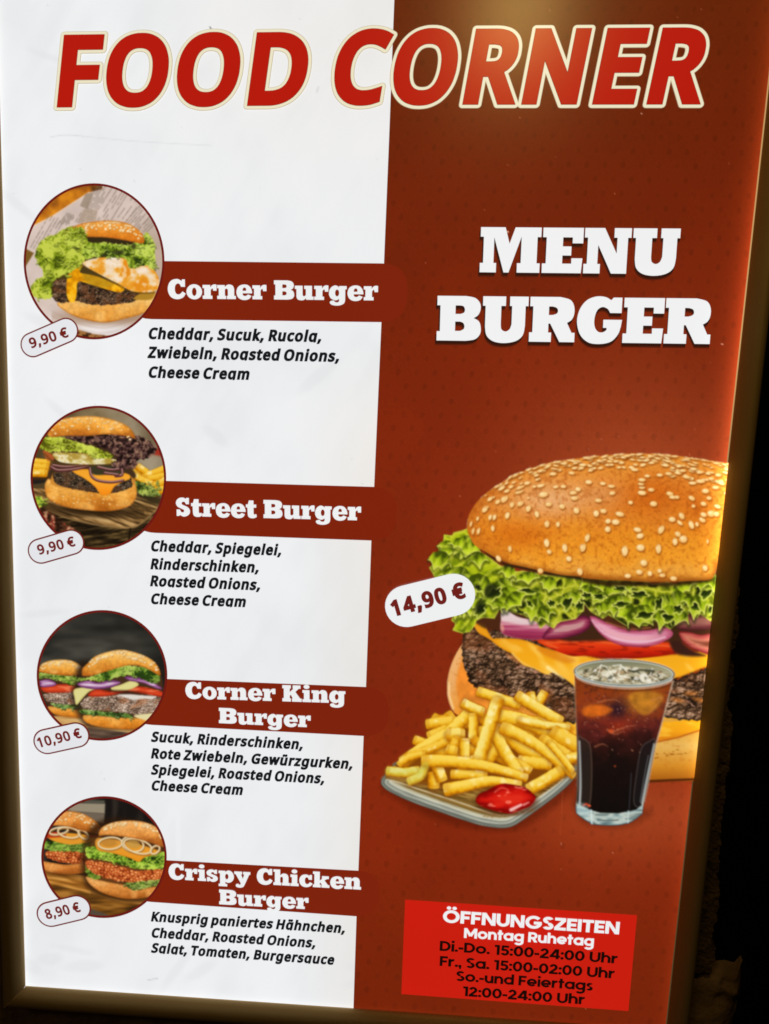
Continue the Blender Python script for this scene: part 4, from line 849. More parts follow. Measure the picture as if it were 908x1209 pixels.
    def lobe(cx, cy, w, h, ang, lt):
        n = rnd.choice([2, 3, 3, 4]); a = math.radians(ang); pts = []; cusp = []
        for k in range(n + 1): cusp.append((-w / 2 + w * k / n + (rnd.random() - .5) * w * .12 * (0 < k < n), h * (.28 + .3 * rnd.random()) if 0 < k < n else h * .1))
        bot = []
        for k in range(n):
            (x0, y0), (x1, y1) = cusp[k], cusp[k + 1]
            dip = h * (.12 + .22 * rnd.random())
            for j in range(5):
                t = j / 5; bot.append((x0 + (x1 - x0) * t, y0 + (y1 - y0) * t - dip * 4 * t * (1 - t)))
        bot.append(cusp[-1])
        pts = bot + [(w * .36, -h * .35), (w * .1, -h * .55), (-w * .15, -h * .52), (-w * .38, -h * .32)]
        R = lambda u, v: (cx + u * math.cos(a) - v * math.sin(a), cy + u * math.sin(a) + v * math.cos(a))
        pw = [R(*q) for q in pts]; bw = [R(*q) for q in bot]; s_ = rnd.random() * 60
        P.stroke([(x + .6, y + 2.2) for x, y in bw], 2.2, (30, 38, 8), LEAF, soft=2.2, amt=.5)
        def f(x, y, d):
            v = -(x - cx) * math.sin(a) + (y - cy) * math.cos(a); u = (x - cx) * math.cos(a) + (y - cy) * math.sin(a)
            nn = fbm(u * .12 + s_, v * .1, 4, 3); fd = np.sin(u * .75 + s_ + 5 * nn) * .5 + .5
            t = np.clip((v / h + .5) * .95 + (nn - .5) * .6 - .22 * fd, 0, 1)
            c = ramp(t, [(0, (60, 74, 10)), (.2, (120, 140, 16)), (.45, C3((162, 182, 28)) * lt), (1, C3((202, 212, 58)) * lt)])
            return mix(c, (204, 208, 84), sstep(.62, .72, fbm(u * .3 + s_, v * .12, 7, 2)) * .4)
        P.shape(np.array(pw), f, LEAF, soft=.7, amt=.96)
        P.stroke(bw, .62, (222, 222, 112), LEAF, soft=.6, amt=.8 * min(1, lt))
    tiers = []
    for t in (.22, .6, .84):
        x = 574 + rnd.random() * 8
        while x < 850:
            if rnd.random() < .86: tiers.append((t, x + rnd.gauss(0, 2.5)))
            x += 13 + rnd.random() * 14
    inside = lambda x, y: (lambda w_: P.id[w_].size > 0 and P.id[w_].flat[0] == LEAF)(P.win(x, y, x, y, 0))
    for t, x in tiers:
        if abs(t - .5) < .3 and not rnd.randrange(5) : continue
        y0, y1 = roof(x), hem(x); y = y0 + (y1 - y0) * min(1, t) + rnd.gauss(0, 2.2) - 2
        if not inside(x, y): continue
        lobe(x, y, 18 + rnd.random() * 22, 15 + rnd.random() * 13, rnd.gauss(0, 24) - 22 * sstep(620, 570, x), .92 + .24 * rnd.random())
    def pocket(x, y, a, b, g):
        n = rnd.choice([3, 4, 4, 5]); ph = rnd.random() * 6; ga = math.radians(g)
        rr = [1 + .20 * math.cos(n * t + ph) + .10 * math.cos((n + 2) * t + 2 * ph) for t in np.linspace(0, 2 * math.pi, 40, endpoint=False)]
        ring = lambda k: [(x + k * q * a * math.cos(t) * math.cos(ga) - k * q * b * math.sin(t) * math.sin(ga), y + k * q * a * math.cos(t) * math.sin(ga) + k * q * b * math.sin(t) * math.cos(ga)) for q, t in zip(rr, np.linspace(0, 2 * math.pi, 40, endpoint=False))]
        P.shape(np.array(ring(1.28)), lambda X_, Y_, d: mix((150, 168, 30), (196, 206, 66), sstep(1.6, .2, d)), LEAF, soft=1.2, amt=.75)
        P.shape(np.array(ring(1.0)), lambda X_, Y_, d: ramp((Y_ - y) / (b * 2.2) + .5 - .035 * d, [(0, (20, 26, 8)), (.45, (38, 50, 12)), (.75, (84, 100, 18)), (1, (140, 156, 34))]), LEAF, soft=1.1)
        o = ring(1.06); k0 = rnd.randrange(40); P.stroke([o[(k0 + j) % 40] for j in range(29)], .6, (222, 222, 112), LEAF, soft=.6, amt=.85)
    for t in (.2, .5, .8):                                          # the big leaf curling out at the left
        for q in range(5):
            x = 514 + 56 * (q + .5) / 5 + rnd.gauss(0, 2); y = roof(x) + (hem(x) - roof(x)) * t + rnd.gauss(0, 3)
            if inside(x, y) and inside(x - 3, y - 3): lobe(x, y, 22 + rnd.random() * 14, 19 + rnd.random() * 10, 38 + rnd.gauss(0, 18) - (x - 512) * .8, 1.04 + .16 * rnd.random())
    for pts in ([(512, 676), (530, 660), (548, 640), (556, 632)], [(520, 690), (541, 668), (561, 654)], [(517, 645), (534, 645), (548, 652)], [(560, 702), (572, 680), (590, 668)], [(545, 742), (560, 722), (572, 704), (578, 690)], [(537, 728), (552, 726), (566, 716)]):
        P.stroke(smooth(pts, 5, False), (1.3, .5), (206, 206, 76), LEAF, soft=1.4, amt=.55)
        P.stroke(smooth([(a + 2, b + 3.4) for a, b in pts], 5, False), (1.8, .8), (74, 90, 14), LEAF, soft=1.8, amt=.55)
    for q in pk: pocket(q[0], q[1], q[2] * .84, q[3] * .84, q[4])
    for x, y, a, b, g in ((579, 697, 7.5, 9, 20), (566, 716, 5, 8, 20), (563, 692, 4, 3, 20)): P.ell(x, y, a, b, g, (28, 34, 12), LEAF, soft=2.5, amt=.85)
    # shade between bun and lettuce
    P.stroke(smooth([(574, 653), (594, 665), (617, 670), (646, 676), (684, 681)], 5, False), (1.5, 3.2), (36, 28, 14), 0, soft=2, amt=.95)
    P.stroke(smooth([(690, 683), (715, 688), (743, 688), (790, 689), (838, 684)], 5, False), (4, 2.5), (44, 26, 12), 0, soft=2.5, amt=.85)
    # upper bun
    bt = crop(A1, KS, [(270, 560), (250, 520), (246, 490), (250, 455), (262, 410), (300, 350), (345, 305), (400, 265), (490, 208), (600, 162), (700, 130), (800, 112), (900, 98)]) + \
        crop(A2, KS, [(100, 92), (210, 82), (310, 76), (450, 78), (600, 92), (720, 110), (880, 137), (900, 160), (900, 450)]) + \
        crop(A4, KS, [(800, 120), (775, 190), (745, 212), (660, 216), (560, 222), (430, 224), (300, 217), (160, 212), (50, 203)]) + \
        crop(A3, KS, [(870, 192), (780, 185), (700, 168), (620, 152), (560, 138), (500, 125), (450, 108), (400, 85), (350, 55), (300, 25), (275, 0)])
    bt = smooth(bt, 3)
    def bunc(x, y, d):
        n = fbm(x * .045, y * .05, 2, 3); q = fbm(x * .28, y * .28, 7, 3); f = fbm(x * .9, y * .9, 5, 2)
        h = (y - 536) / 152
        c = ramp(h + (n - .5) * .22, [(0, (232, 150, 56)), (.22, (226, 138, 50)), (.42, (222, 130, 42)), (.62, (230, 140, 34)), (.8, (236, 152, 40)), (.93, (234, 160, 58)), (1, (200, 122, 36))])
        sh = np.exp(-((x - 650) / 52) ** 2 - ((y - 590) / 22) ** 2)
        c = mix(c, (234, 176, 120), sh * .85)
        c = mix(c, (224, 158, 100), np.exp(-((x - 712) / 26) ** 2 - ((y - 583) / 14) ** 2) * .55)
        c = mix(c, (202, 92, 14), np.exp(-((x - 612) / 40) ** 2 - ((y - 632) / 16) ** 2) * .55)
        c = mix(c, (200, 88, 12), np.exp(-((x - 770) / 44) ** 2 - ((y - 585) / 24) ** 2) * .65)
        c = mix(c, (198, 88, 16), np.exp(-((x - 825) / 16) ** 2 - ((y - 600) / 22) ** 2) * .5)
        c = mix(c, (186, 96, 26), sstep(24, 0, d) * (x < 600) * .55)
        c = mix(c, (250, 176, 60), sstep(815, 862, x) * .55)
        c = mix(c, (168, 76, 14), sstep(.5, .75, q) * .38)
        c = c * (1 + .22 * (f - .5))[..., None]
        low = sstep(7, 0, d) * sstep(640, 668, y + (x - 560) * -.0)
        c = mix(c, (150, 78, 20), low * .75)
        return np.clip(c, 0, 255)
    P.shape(bt, bunc, BUN, soft=.7)
    # sesame seeds: the ones that can be told apart, then the crowded crest
    S1 = "695 470 44 34 100 757 472 36 26 100 780 372 38 34 10 860 395 40 40 60 705 360 42 30 -10 638 415 44 30 80 590 383 46 32 115 545 355 46 30 150 498 362 40 28 120 472 422 46 28 110 398 432 40 26 115 375 432 40 22 110 345 390 44 28 140 693 577 54 36 85 708 628 32 32 0 795 605 54 34 85 818 667 36 36 30 895 605 50 40 90 487 610 42 24 90 878 738 44 32 70 658 735 36 36 0 422 665 44 32 60 390 495 40 24 90 310 510 46 20 105 280 510 46 16 105 675 305 60 36 -10 850 325 48 30 -5 845 295 54 24 -10 745 262 36 20 -10 788 260 36 22 0 660 255 52 22 -15 625 260 26 16 -10 455 330 60 34 140 418 345 40 24 140 540 290 60 20 -20 470 285 40 20 -25 545 265 60 18 -25 440 270 50 20 -30 375 330 40 22 -40 305 440 30 16 110 268 470 40 14 105 590 325 16 12 0"
    S2 = "70 235 44 28 0 10 275 36 30 0 150 243 38 22 0 198 258 46 22 0 203 297 40 26 -10 125 338 46 26 0 306 350 30 26 0 435 357 46 36 0 112 412 36 44 10 153 398 42 32 0 245 415 56 34 10 180 455 38 32 -20 222 460 50 38 0 178 500 38 40 -60 345 503 50 32 10 360 538 48 36 -20 478 502 58 36 120 540 445 44 36 0 593 425 46 36 60 583 464 42 24 40 648 475 54 34 70 680 472 30 24 80 710 447 44 34 30 717 418 40 32 20 760 412 50 44 0 790 415 36 34 0 572 528 40 36 30 603 556 50 50 0 556 570 46 34 90 273 622 66 42 95 362 604 52 46 0 463 610 60 36 95 62 548 54 30 110 38 604 54 36 110 380 690 44 44 0 355 742 42 34 0 20 738 48 38 80 527 300 46 30 10 545 320 50 24 0 568 320 30 24 0 650 325 44 30 30 660 370 26 24 0 717 357 38 30 10 748 325 34 24 0 795 372 44 26 20 728 285 46 32 0 370 295 54 32 5 370 265 40 22 0 422 278 40 26 0 365 245 40 20 0 400 200 36 20 0 370 222 46 24 0 330 165 48 20 0 470 195 40 22 0 520 187 44 22 0 800 195 40 24 0 725 718 40 36 80 290 763 42 30 0 415 750 30 36 0 470 735 30 30 0 548 778 44 32 0 485 760 40 26 0 785 265 46 24 0 700 230 60 26 0 655 240 50 22 0 620 205 50 24 10 600 170 44 20 0 760 215 40 20 0 700 180 50 18 -10 660 160 44 20 0 850 300 40 24 10 740 570 14 34 5"
    def seed(x, y, L, W, a):
        P.ell(x + .9, y + 1.5, L * 1.05, W * 1.1, a, (138, 66, 12), BUN, soft=.9, amt=.6)
        tone = .5 + .5 * rnd.random(); tt = C3((252, 216, 148)) * tone + C3((236, 178, 96)) * (1 - tone)
        P.ell(x, y, L, W, a, lambda u, v, q: mix(tt, (198, 120, 44), np.clip((q - .55) * 1.1 + v * .22, 0, .75)), BUN, soft=.5)
        P.ell(x - .3 * L, y - .3 * W, L * .4, W * .35, a, (255, 236, 190), BUN, soft=.6, amt=.6)
    def top(x): return np.interp(x, [552, 563, 584, 602, 625, 646, 667, 688, 701, 724, 745, 774, 805, 831, 862], [606, 593, 575.5, 563, 553.5, 547, 543.5, 540.5, 539, 537, 536, 536.3, 539, 543, 548])
    for k in range(235):
        x = 572 + rnd.random() ** .8 * 288; q = rnd.random() ** 1.7
        y = top(x) + q * (16 + (10 if x > 790 else 0)) + .2
        sl = math.degrees(math.atan((top(x + 4) - top(x - 4)) / 8)); L = 2.2 + rnd.random() * 2.6
        seed(x, y, L, L * (.26 + .26 * q), sl + rnd.gauss(0, 9))
    for S, O in ((S1, A1), (S2, A2)):
        v = [float(t) for t in S.split()]
        for k in range(0, len(v), 5): seed(O[0] + v[k] / KS, O[1] + v[k + 1] / KS, v[k + 2] / 2.15 / KS, v[k + 3] / 2.3 / KS, v[k + 4])
    P.blur(1)
    return P

# ---- fries on their plate ------------------------------------------------------------
FRY, KETCHUP, PLATE = 1, 2, 3
def fry(P, pts, r, tone=0., i=FRY):
    """tone: -1 deep orange .. 0 yellow .. 1 pale"""
    hi = C3((250, 212, 84)) * (1 - max(tone, 0)) + C3((246, 228, 140)) * max(tone, 0); lo = C3((232, 172, 24)); dk = C3((190, 112, 8))
    if tone < 0: hi = hi * (1 + tone) + C3((236, 170, 30)) * -tone; lo = lo * (1 + tone) + C3((214, 136, 12)) * -tone
    p = np.array(pts, float); e = p[-1] - p[0]; s = 1 if e[0] >= 0 else -1                       # -cross side is up for a stroke that runs rightwards
    k = rnd.random() * 50
    P.stroke([(a + .8, b + 1.8) for a, b in pts], (r[0] + 1, r[1] + 1) if isinstance(r, tuple) else r + 1.0, (130, 66, 8), i, soft=2.4, amt=.36)
    def f(x, y, c, al):
        c = c * s; n = fbm(x * .25 + k, y * .25, 3, 3)
        t = c + (n - .5) * .5
        col = ramp(t, [(-1, lo), (-.82, hi), (-.2, hi * .985), (.12, (hi + lo) / 2), (.45, lo), (.85, dk), (1, dk * .85)])
        col = mix(col, (255, 244, 190), sstep(.62, .8, fbm(x * .12 + k, y * .12, 6, 2)) * .55 * (c < .3))
        return mix(col, dk, (sstep(.09, 0, al) + sstep(.92, 1, al)) * .35)
    P.stroke(pts, r, f, i, soft=.55, sq=3.5)

def fries_plate():
    P = Pic(440, 806, 690, 984, .8)
    P.shape(smooth([(450, 925), (500, 960), (560, 978), (610, 978), (650, 955), (684, 925), (672, 915), (560, 930)]), (70, 18, 6), 0, soft=6, amt=.5)
    out = smooth([(449.5, 922), (452, 916), (462, 906), (480, 895), (600, 880), (676, 900), (681, 908), (679, 917), (662, 934), (640, 951), (616, 968), (606, 974), (596, 976.5), (582, 976), (560, 971.5), (520, 958), (486, 946), (462, 935), (452, 928)], 5)
    def plate(x, y, d):
        n = fbm(x * .05 + y * .05, d * .9, 5, 2)
        return ramp(d / 17 + (n - .5) * .12, [(0, (72, 72, 62)), (.1, (132, 134, 122)), (.22, (92, 96, 88)), (.34, (186, 188, 170)), (.46, (126, 130, 118)), (.6, (206, 204, 182)), (.74, (178, 170, 138)), (.86, (120, 92, 44)), (1, (150, 112, 48))])
    P.shape(out, plate, PLATE, soft=.7)
    inn = smooth([(455, 918), (462, 908), (482, 897), (600, 884), (668, 900), (674, 908), (662, 922), (634, 942), (608, 958), (594, 962), (578, 959), (540, 946), (500, 933), (470, 923)], 5)
    P.shape(inn, lambda x, y, d: mix(mix(ramp(fbm(x * .05 + y * .12, y * .5 - x * .12, 4, 3), [(.25, (92, 66, 26)), (.5, (140, 104, 46)), (.75, (176, 138, 66))]),
                                         (70, 46, 14), sstep(8, 0, (925 - y) + (x - 450) * .2) * .35), (226, 220, 196), sstep(2.2, .4, d) * .85 * (y > 918)), PLATE, soft=1)
    for k in range(60):                                                                           # speckle along the worn rim
        t = rnd.random(); x = 570 + 60 * t; y = 960 - 14 * max(0, t - .45) + rnd.random() * 4
        P.ell(x, y, .8 + rnd.random(), .5, -10, (150, 104, 48), PLATE, amt=.6)
    P.shape(smooth([(470, 905), (500, 880), (560, 850), (640, 850), (678, 880), (676, 905), (640, 922), (600, 928), (540, 930), (490, 922)]), (128, 66, 10), FRY, soft=5, amt=.95)
    F = [([(506, 854), (535, 850)], 6, -.2), ([(491, 873), (503, 877)], 5.5, -.3), ([(508, 868), (528, 860)], 6, -.3), ([(566, 816), (590, 824), (611, 831)], 6, .2),
         ([(642, 818), (633, 833)], 5.5, .55), ([(626, 819), (629, 832)], 5.5, .5), ([(477, 898), (500, 882), (532, 862), (556, 838)], 7, .05), ([(481, 893), (520, 878), (545, 864)], 5, -.35), ([(472, 901), (483, 893), (500, 889)], 4, -.2),
         ([(612, 821), (632, 834), (660, 850)], 6.5, .35), ([(588, 844), (620, 851), (652, 866)], 8.5, .1), ([(614, 849), (640, 855), (670, 858)], 5, .75), ([(655, 866), (682, 880)], 10, -.25), ([(640, 872), (670, 892)], 7, -.3), ([(656, 898), (684, 892)], 6, -.1),
         ([(603, 872), (618, 884), (640, 892)], 6.5, -.15), ([(548, 830), (558, 835), (568, 839)], 6.2, .75), ([(532, 866), (544, 867)], 8, .5), ([(559, 844), (558.5, 872)], 5.4, .2), ([(540, 872), (536, 880)], 6, -.6), ([(548, 874), (548, 891)], 6, .3),
         ([(530, 884), (536, 886)], 6.2, -.1), ([(560, 872), (575, 890)], 5, -.9), ([(577, 896), (590, 880)], 6, -.35), ([(615, 898), (647, 901)], 7, -.1), ([(600, 894), (624, 908)], 5.5, -.3), ([(583, 862), (594, 884), (611, 910)], 7, .1),
         ([(587, 827), (576, 862), (566, 895)], 7.6, .6), ([(595, 859), (615, 868), (638, 882), (656, 897), (676, 914)], (7.8, 4.5), .12), ([(648, 876), (662, 892), (674, 908)], 4, .1), ([(459, 909), (476, 911), (493, 909)], 5.4, .6), ([(502, 903), (497, 915), (484, 921)], (4.6, 5), .45),
         ([(512, 914), (512, 926)], 6.6, -.25), ([(516, 903), (521, 918)], 6.6, -.15), ([(535, 913), (572, 914)], 5.4, -.1), ([(501.5, 897), (535, 898), (570, 903), (598, 910), (620, 917)], (7.2, 5), -.02), ([(528, 931), (552, 926), (580, 921), (613, 925)], (7.4, 4.5), .08),
         ([(626, 930), (644, 920), (660, 910)], 7, .1)]
    for k in range(26):                                                                           # the heap behind the fries one can tell apart
        x = 520 + rnd.random() * 140; y = 850 + rnd.random() * 50; a = rnd.gauss(.5, .6); L = 12 + 8 * rnd.random()
        fry(P, [(x - L * math.cos(a), y - L * math.sin(a) * .7), (x + L * math.cos(a), y + L * math.sin(a) * .7)], 6.5, -.55 - .3 * rnd.random())
    for pts, r, t in F: fry(P, smooth(pts, 4, False), tuple(v * 1.06 for v in r) if isinstance(r, tuple) else r * 1.06, t)
    for pts in ([(459, 909), (476, 911), (493, 909)], [(502, 903), (497, 915), (484, 921)]): P.stroke(smooth(pts, 4, False), 4.6, (190, 196, 84), FRY, soft=2, amt=.45)
    # ketchup
    P.ell(598, 945, 37, 17, 2, (70, 30, 8), KETCHUP, soft=3, amt=.6)
    kp = smooth(crop((440, 880), 3.492, [(425, 215), (440, 195), (470, 182), (510, 160), (545, 153), (590, 160), (630, 170), (655, 190), (672, 212), (650, 245), (610, 262), (570, 277), (530, 272), (490, 262), (450, 248), (428, 232)]))
    P.shape(kp, lambda x, y, d: mix(mix(ramp(d / 14 + (fbm(x * .08, y * .16, 3, 2) - .5) * .7, [(0, (120, 8, 6)), (.3, (170, 14, 10)), (.6, (206, 26, 16)), (1, (222, 44, 26))]), (255, 150, 120), sstep(.66, .78, fbm(x * .1 + 3, y * .26, 9, 2)) * .6), (150, 10, 8), sstep(4, 0, d) * (y > 942) * .7), KETCHUP)
    P.stroke([(603, 955), (615, 949)], (2.0, 1.4), (255, 214, 206), KETCHUP, soft=1.2, amt=.85)
    P.stroke([(618, 949), (624, 946)], (1.2, .7), (255, 190, 180), KETCHUP, soft=1, amt=.7)
    P.stroke(smooth([(584, 934), (592, 929), (600, 932), (596, 938)], 4, False), (1, .5), (255, 120, 96), KETCHUP, soft=1, amt=.6)
    P.blur(1)
    return P

# ---- glass of cola ---------------------------------------------------------------------
GLASS, COLA, ICE = 1, 2, 3
def cola_glass():
    P = Pic(668, 770, 804, 982, .8)
    O = (660, 765); q = lambda pts: crop(O, KS, pts)
    P.shape(smooth(q([(95, 800), (110, 960), (210, 1005), (340, 1010), (460, 970), (500, 900)])), (60, 14, 4), 0, soft=6, amt=.4)
    body = q([(84, 150), (86, 260), (92, 420), (98, 560), (97, 760), (92, 880), (95, 925), (150, 965), (190, 986), (260, 992), (330, 991), (392, 978), (430, 955), (466, 925), (474, 870), (500, 740), (540, 540), (580, 400), (612, 270), (642, 160), (600, 120), (360, 80), (140, 110)])
    side = lambda y: (O[0] + np.interp((y - O[1]) * KS, [130, 260, 420, 560, 760, 900], [84, 86, 92, 98, 97, 93]) / KS, O[0] + np.interp((y - O[1]) * KS, [130, 270, 400, 540, 740, 870], [644, 612, 580, 542, 500, 474]) / KS)
    def bodyc(x, y, d):
        l, r = side(y); u = (x - l) / (r - l); v = (y - O[1]) * KS
        n = fbm(x * .09, y * .09, 4, 3); m = fbm(x * .3, y * .3, 6, 3)
        c = ramp((v + (n - .5) * 150) / 1000, [(.2, (132, 54, 18)), (.27, (142, 56, 22)), (.35, (118, 44, 26)), (.43, (96, 34, 28)), (.51, (52, 22, 18)), (.62, (28, 16, 13)), (.9, (18, 13, 11))])
        c = mix(c, (60, 26, 30), sstep(.5, .68, m) * sstep(560, 420, v) * .38)
        c = mix(c, (176, 110, 34), np.exp(-((u - .72) / .2) ** 2 - ((v - 290) / 70) ** 2) * .95)
        c = mix(c, (196, 92, 22), np.exp(-((u - .22) / .16) ** 2 - ((v - 340) / 40) ** 2) * .75)
        c = mix(c, (170, 50, 24), np.exp(-((u - .48) / .16) ** 2 - ((v - 430) / 50) ** 2) * .7)
        c = mix(c, (36, 20, 34), np.exp(-((u - .46) / .12) ** 2 - ((v - 340) / 55) ** 2) * .85)
        return c
    P.shape(np.array(body), bodyc, COLA, soft=.7)
    for k in range(210):                                                                            # bubbles and ice glints
        v = 250 + abs(rnd.gauss(90, 140)); u = .08 + rnd.random() * .84; y = O[1] + v / KS; l, r = side(y); x = l + (r - l) * u
        if v > 600: continue
        P.ell(x, y, .5 + rnd.random() * .9, .4 + rnd.random() * .6, rnd.random() * 90, rnd.choice([(196, 120, 96), (120, 60, 60), (210, 150, 110), (60, 24, 24)]), COLA, amt=(.2 + .4 * rnd.random()) * (.5 if v < 330 else 1))
    for pts, c in (([(130, 345), (170, 318), (260, 322), (300, 345), (240, 375), (150, 378)], (206, 100, 24)), ([(390, 262), (450, 240), (540, 245), (585, 275), (540, 340), (480, 372), (430, 345), (400, 300)], (180, 116, 32))):
        P.shape(smooth(q(pts)), lambda x, y, d: C3(c) * (.75 + .55 * fbm(x * .14, y * .14, 4, 3))[..., None], COLA, soft=2.5, amt=.75)
    for pts in ([(215, 300), (300, 285), (340, 300)], [(300, 470), (370, 440), (430, 430)], [(270, 455), (310, 480), (360, 460)], [(200, 550), (240, 535), (270, 548)], [(520, 290), (575, 275), (500, 365)]):
        P.stroke(smooth(q(pts), 4, False), (1.2, .5), (212, 132, 84), COLA, soft=1, amt=.4)
    for x, y in ((290, 463), (312, 660)): P.ell(O[0] + x / KS, O[1] + y / KS, 3 if y < 500 else 1, 2.4 if y < 500 else 1, 0, (214, 84, 40), COLA, soft=1.2, amt=.8)
    # lower facets: arched panels left and right
    P.shape(smooth(q([(104, 500), (130, 500), (165, 525), (180, 580), (184, 720), (170, 880), (120, 880), (100, 700)])), lambda x, y, d: mix((46, 36, 30), (120, 92, 76), sstep(2.2, .2, d) * .8), GLASS, soft=1, amt=.75)
    P.shape(smooth(q([(540, 520), (500, 520), (460, 555), (440, 640), (415, 860), (465, 880), (500, 740)])), lambda x, y, d: mix((30, 26, 26), (110, 100, 96), sstep(2.2, .2, d) * .7), GLASS, soft=1, amt=.7)
    P.stroke(smooth(q([(112, 520), (116, 640), (118, 780), (112, 880)]), 4, False), (1.0, 1.4), (206, 214, 214), GLASS, soft=1, amt=.75)
    P.stroke(smooth(q([(532, 535), (506, 660), (482, 780), (466, 870)]), 4, False), (.9, 1.4), (196, 206, 204), GLASS, soft=1, amt=.8)
    P.stroke(smooth(q([(500, 600), (480, 700), (455, 860)]), 4, False), (.6, .9), (120, 122, 124), GLASS, soft=1, amt=.6)
    P.stroke(q([(404, 700), (392, 900)]), .6, (60, 60, 66), GLASS, soft=1, amt=.8)
    # thick glass base
    P.shape(np.array(q([(93, 868), (96, 925), (150, 965), (190, 986), (260, 992), (330, 991), (392, 978), (430, 955), (466, 925), (474, 870), (430, 905), (330, 925), (230, 922), (170, 905), (130, 885)])),
            lambda x, y, d: ramp(fbm(x * .07, y * .2, 4, 2) + (y - 955) * .008, [(.25, (96, 120, 122)), (.45, (156, 176, 172)), (.6, (196, 206, 196)), (.8, (120, 136, 132))]), GLASS, soft=.7)
    P.stroke(smooth(q([(94, 880), (98, 925), (150, 964), (190, 985), (260, 991), (330, 990), (392, 977), (430, 954), (466, 925)]), 3, False), .8, (70, 100, 104), GLASS, soft=.9, amt=.8)
    P.stroke(q([(178, 908), (182, 984)]), 1.1, (206, 226, 226), GLASS, soft=.8, amt=.8); P.stroke(q([(388, 912), (385, 978)]), .9, (206, 220, 216), GLASS, soft=.8, amt=.7)
    P.stroke(smooth(q([(215, 960), (270, 966), (330, 962)]), 4, False), .8, (60, 70, 66), GLASS, soft=.9, amt=.7)
    P.stroke(q([(135, 880), (150, 872), (170, 884)]), 1.2, (226, 70, 40), GLASS, soft=.8, amt=.8); P.ell(695, 949.5, 2, 1.3, 0, (232, 96, 60), GLASS, amt=.7)
    P.shape(np.array(q([(93, 860), (140, 868), (170, 905), (160, 965), (96, 925)])), (186, 216, 220), GLASS, soft=2, amt=.35)
    # outer wall highlights
    P.stroke(smooth(q([(88, 180), (90, 300), (96, 440), (101, 560), (100, 760), (96, 880)]), 3, False), .7, (150, 128, 104), GLASS, soft=.9, amt=.7)
    P.stroke(smooth(q([(636, 185), (608, 290), (575, 420), (545, 525), (520, 640), (492, 780), (470, 880)]), 3, False), .8, (192, 176, 150), GLASS, soft=.9, amt=.75)
    # rim and mouth
    cx, cy, rx, ry = O[0] + 364 / KS, O[1] + 133 / KS, 281 / KS, 74 / KS
    P.ell(cx, cy + 1.5, rx, ry, 2, (84, 92, 82), GLASS, soft=.7)
    P.ell(cx, cy, rx, ry, 2, (150, 156, 142), GLASS, soft=.7)
    P.ell(cx, cy + .3, rx - 1.6, ry - 1.5, 2, lambda u, v, k: ramp(v + .25 * u, [(-1, (120, 120, 96)), (-.4, (150, 146, 112)), (.3, (178, 172, 140)), (1, (196, 190, 160))]), GLASS, soft=.7)
    P.ell(cx - .5, cy + 3.6, rx - 5, ry - 5, 2, lambda u, v, k: ramp(fbm(u * 5 + 20, v * 2.6, 4, 3), [(.25, (66, 62, 46)), (.42, (136, 124, 92)), (.55, (188, 178, 146)), (.75, (232, 226, 204))]), ICE, soft=1.2)
    for k in range(90):
        t = rnd.random() * 6.28; e = math.sqrt(rnd.random()); x = cx - 1 + (rx - 8) * e * math.cos(t); y = cy + 3 + (ry - 6.5) * e * math.sin(t)
        c = rnd.choice([(236, 232, 214), (214, 206, 180), (60, 56, 40), (130, 96, 60), (180, 150, 108), (250, 248, 240), (74, 72, 56)])
        P.ell(x, y, .9 + 2.6 * rnd.random(), .6 + 1.2 * rnd.random(), rnd.gauss(0, 40), c, ICE, soft=.7, amt=.7)
    for pts in ([(190, 130), (235, 92), (262, 100), (300, 150)], [(235, 92), (215, 150)], [(300, 95), (345, 90), (380, 130)], [(345, 90), (330, 150), (400, 165)], [(520, 110), (510, 150), (560, 180)], [(440, 120), (530, 116)]):
        P.stroke(q(pts), .7, (248, 246, 232), ICE, soft=.6, amt=.7)
    P.stroke(q([(390, 122), (420, 128), (450, 118), (530, 124)]), 1.3, (52, 54, 36), ICE, soft=.8, amt=.8)
    th = np.linspace(0, 2 * math.pi, 60); er = lambda a, b, y0: [(cx + a * math.cos(t), cy + y0 + b * math.sin(t) + .035 * a * math.cos(t)) for t in th]
    P.stroke(er(rx - .5, ry - .5, 0), .7, (92, 98, 92), GLASS, soft=.7, amt=.9)
    P.stroke(er(rx - 1.7, ry - 1.6, .2), .55, (226, 230, 220), GLASS, soft=.6, amt=.75)
    P.stroke(er(rx - .6, ry - .6, 1.8)[2:29], .9, (216, 224, 218), GLASS, soft=.8, amt=.85)
    P.stroke(er(rx - 1.4, ry - 1.2, 4.6)[2:29], .8, (222, 214, 196), GLASS, soft=.9, amt=.6)
    P.stroke(er(rx - 2.2, ry - 1.2, 7.2)[4:27], .7, (96, 44, 12), COLA, soft=1, amt=.7)
    P.blur(1)
    return P
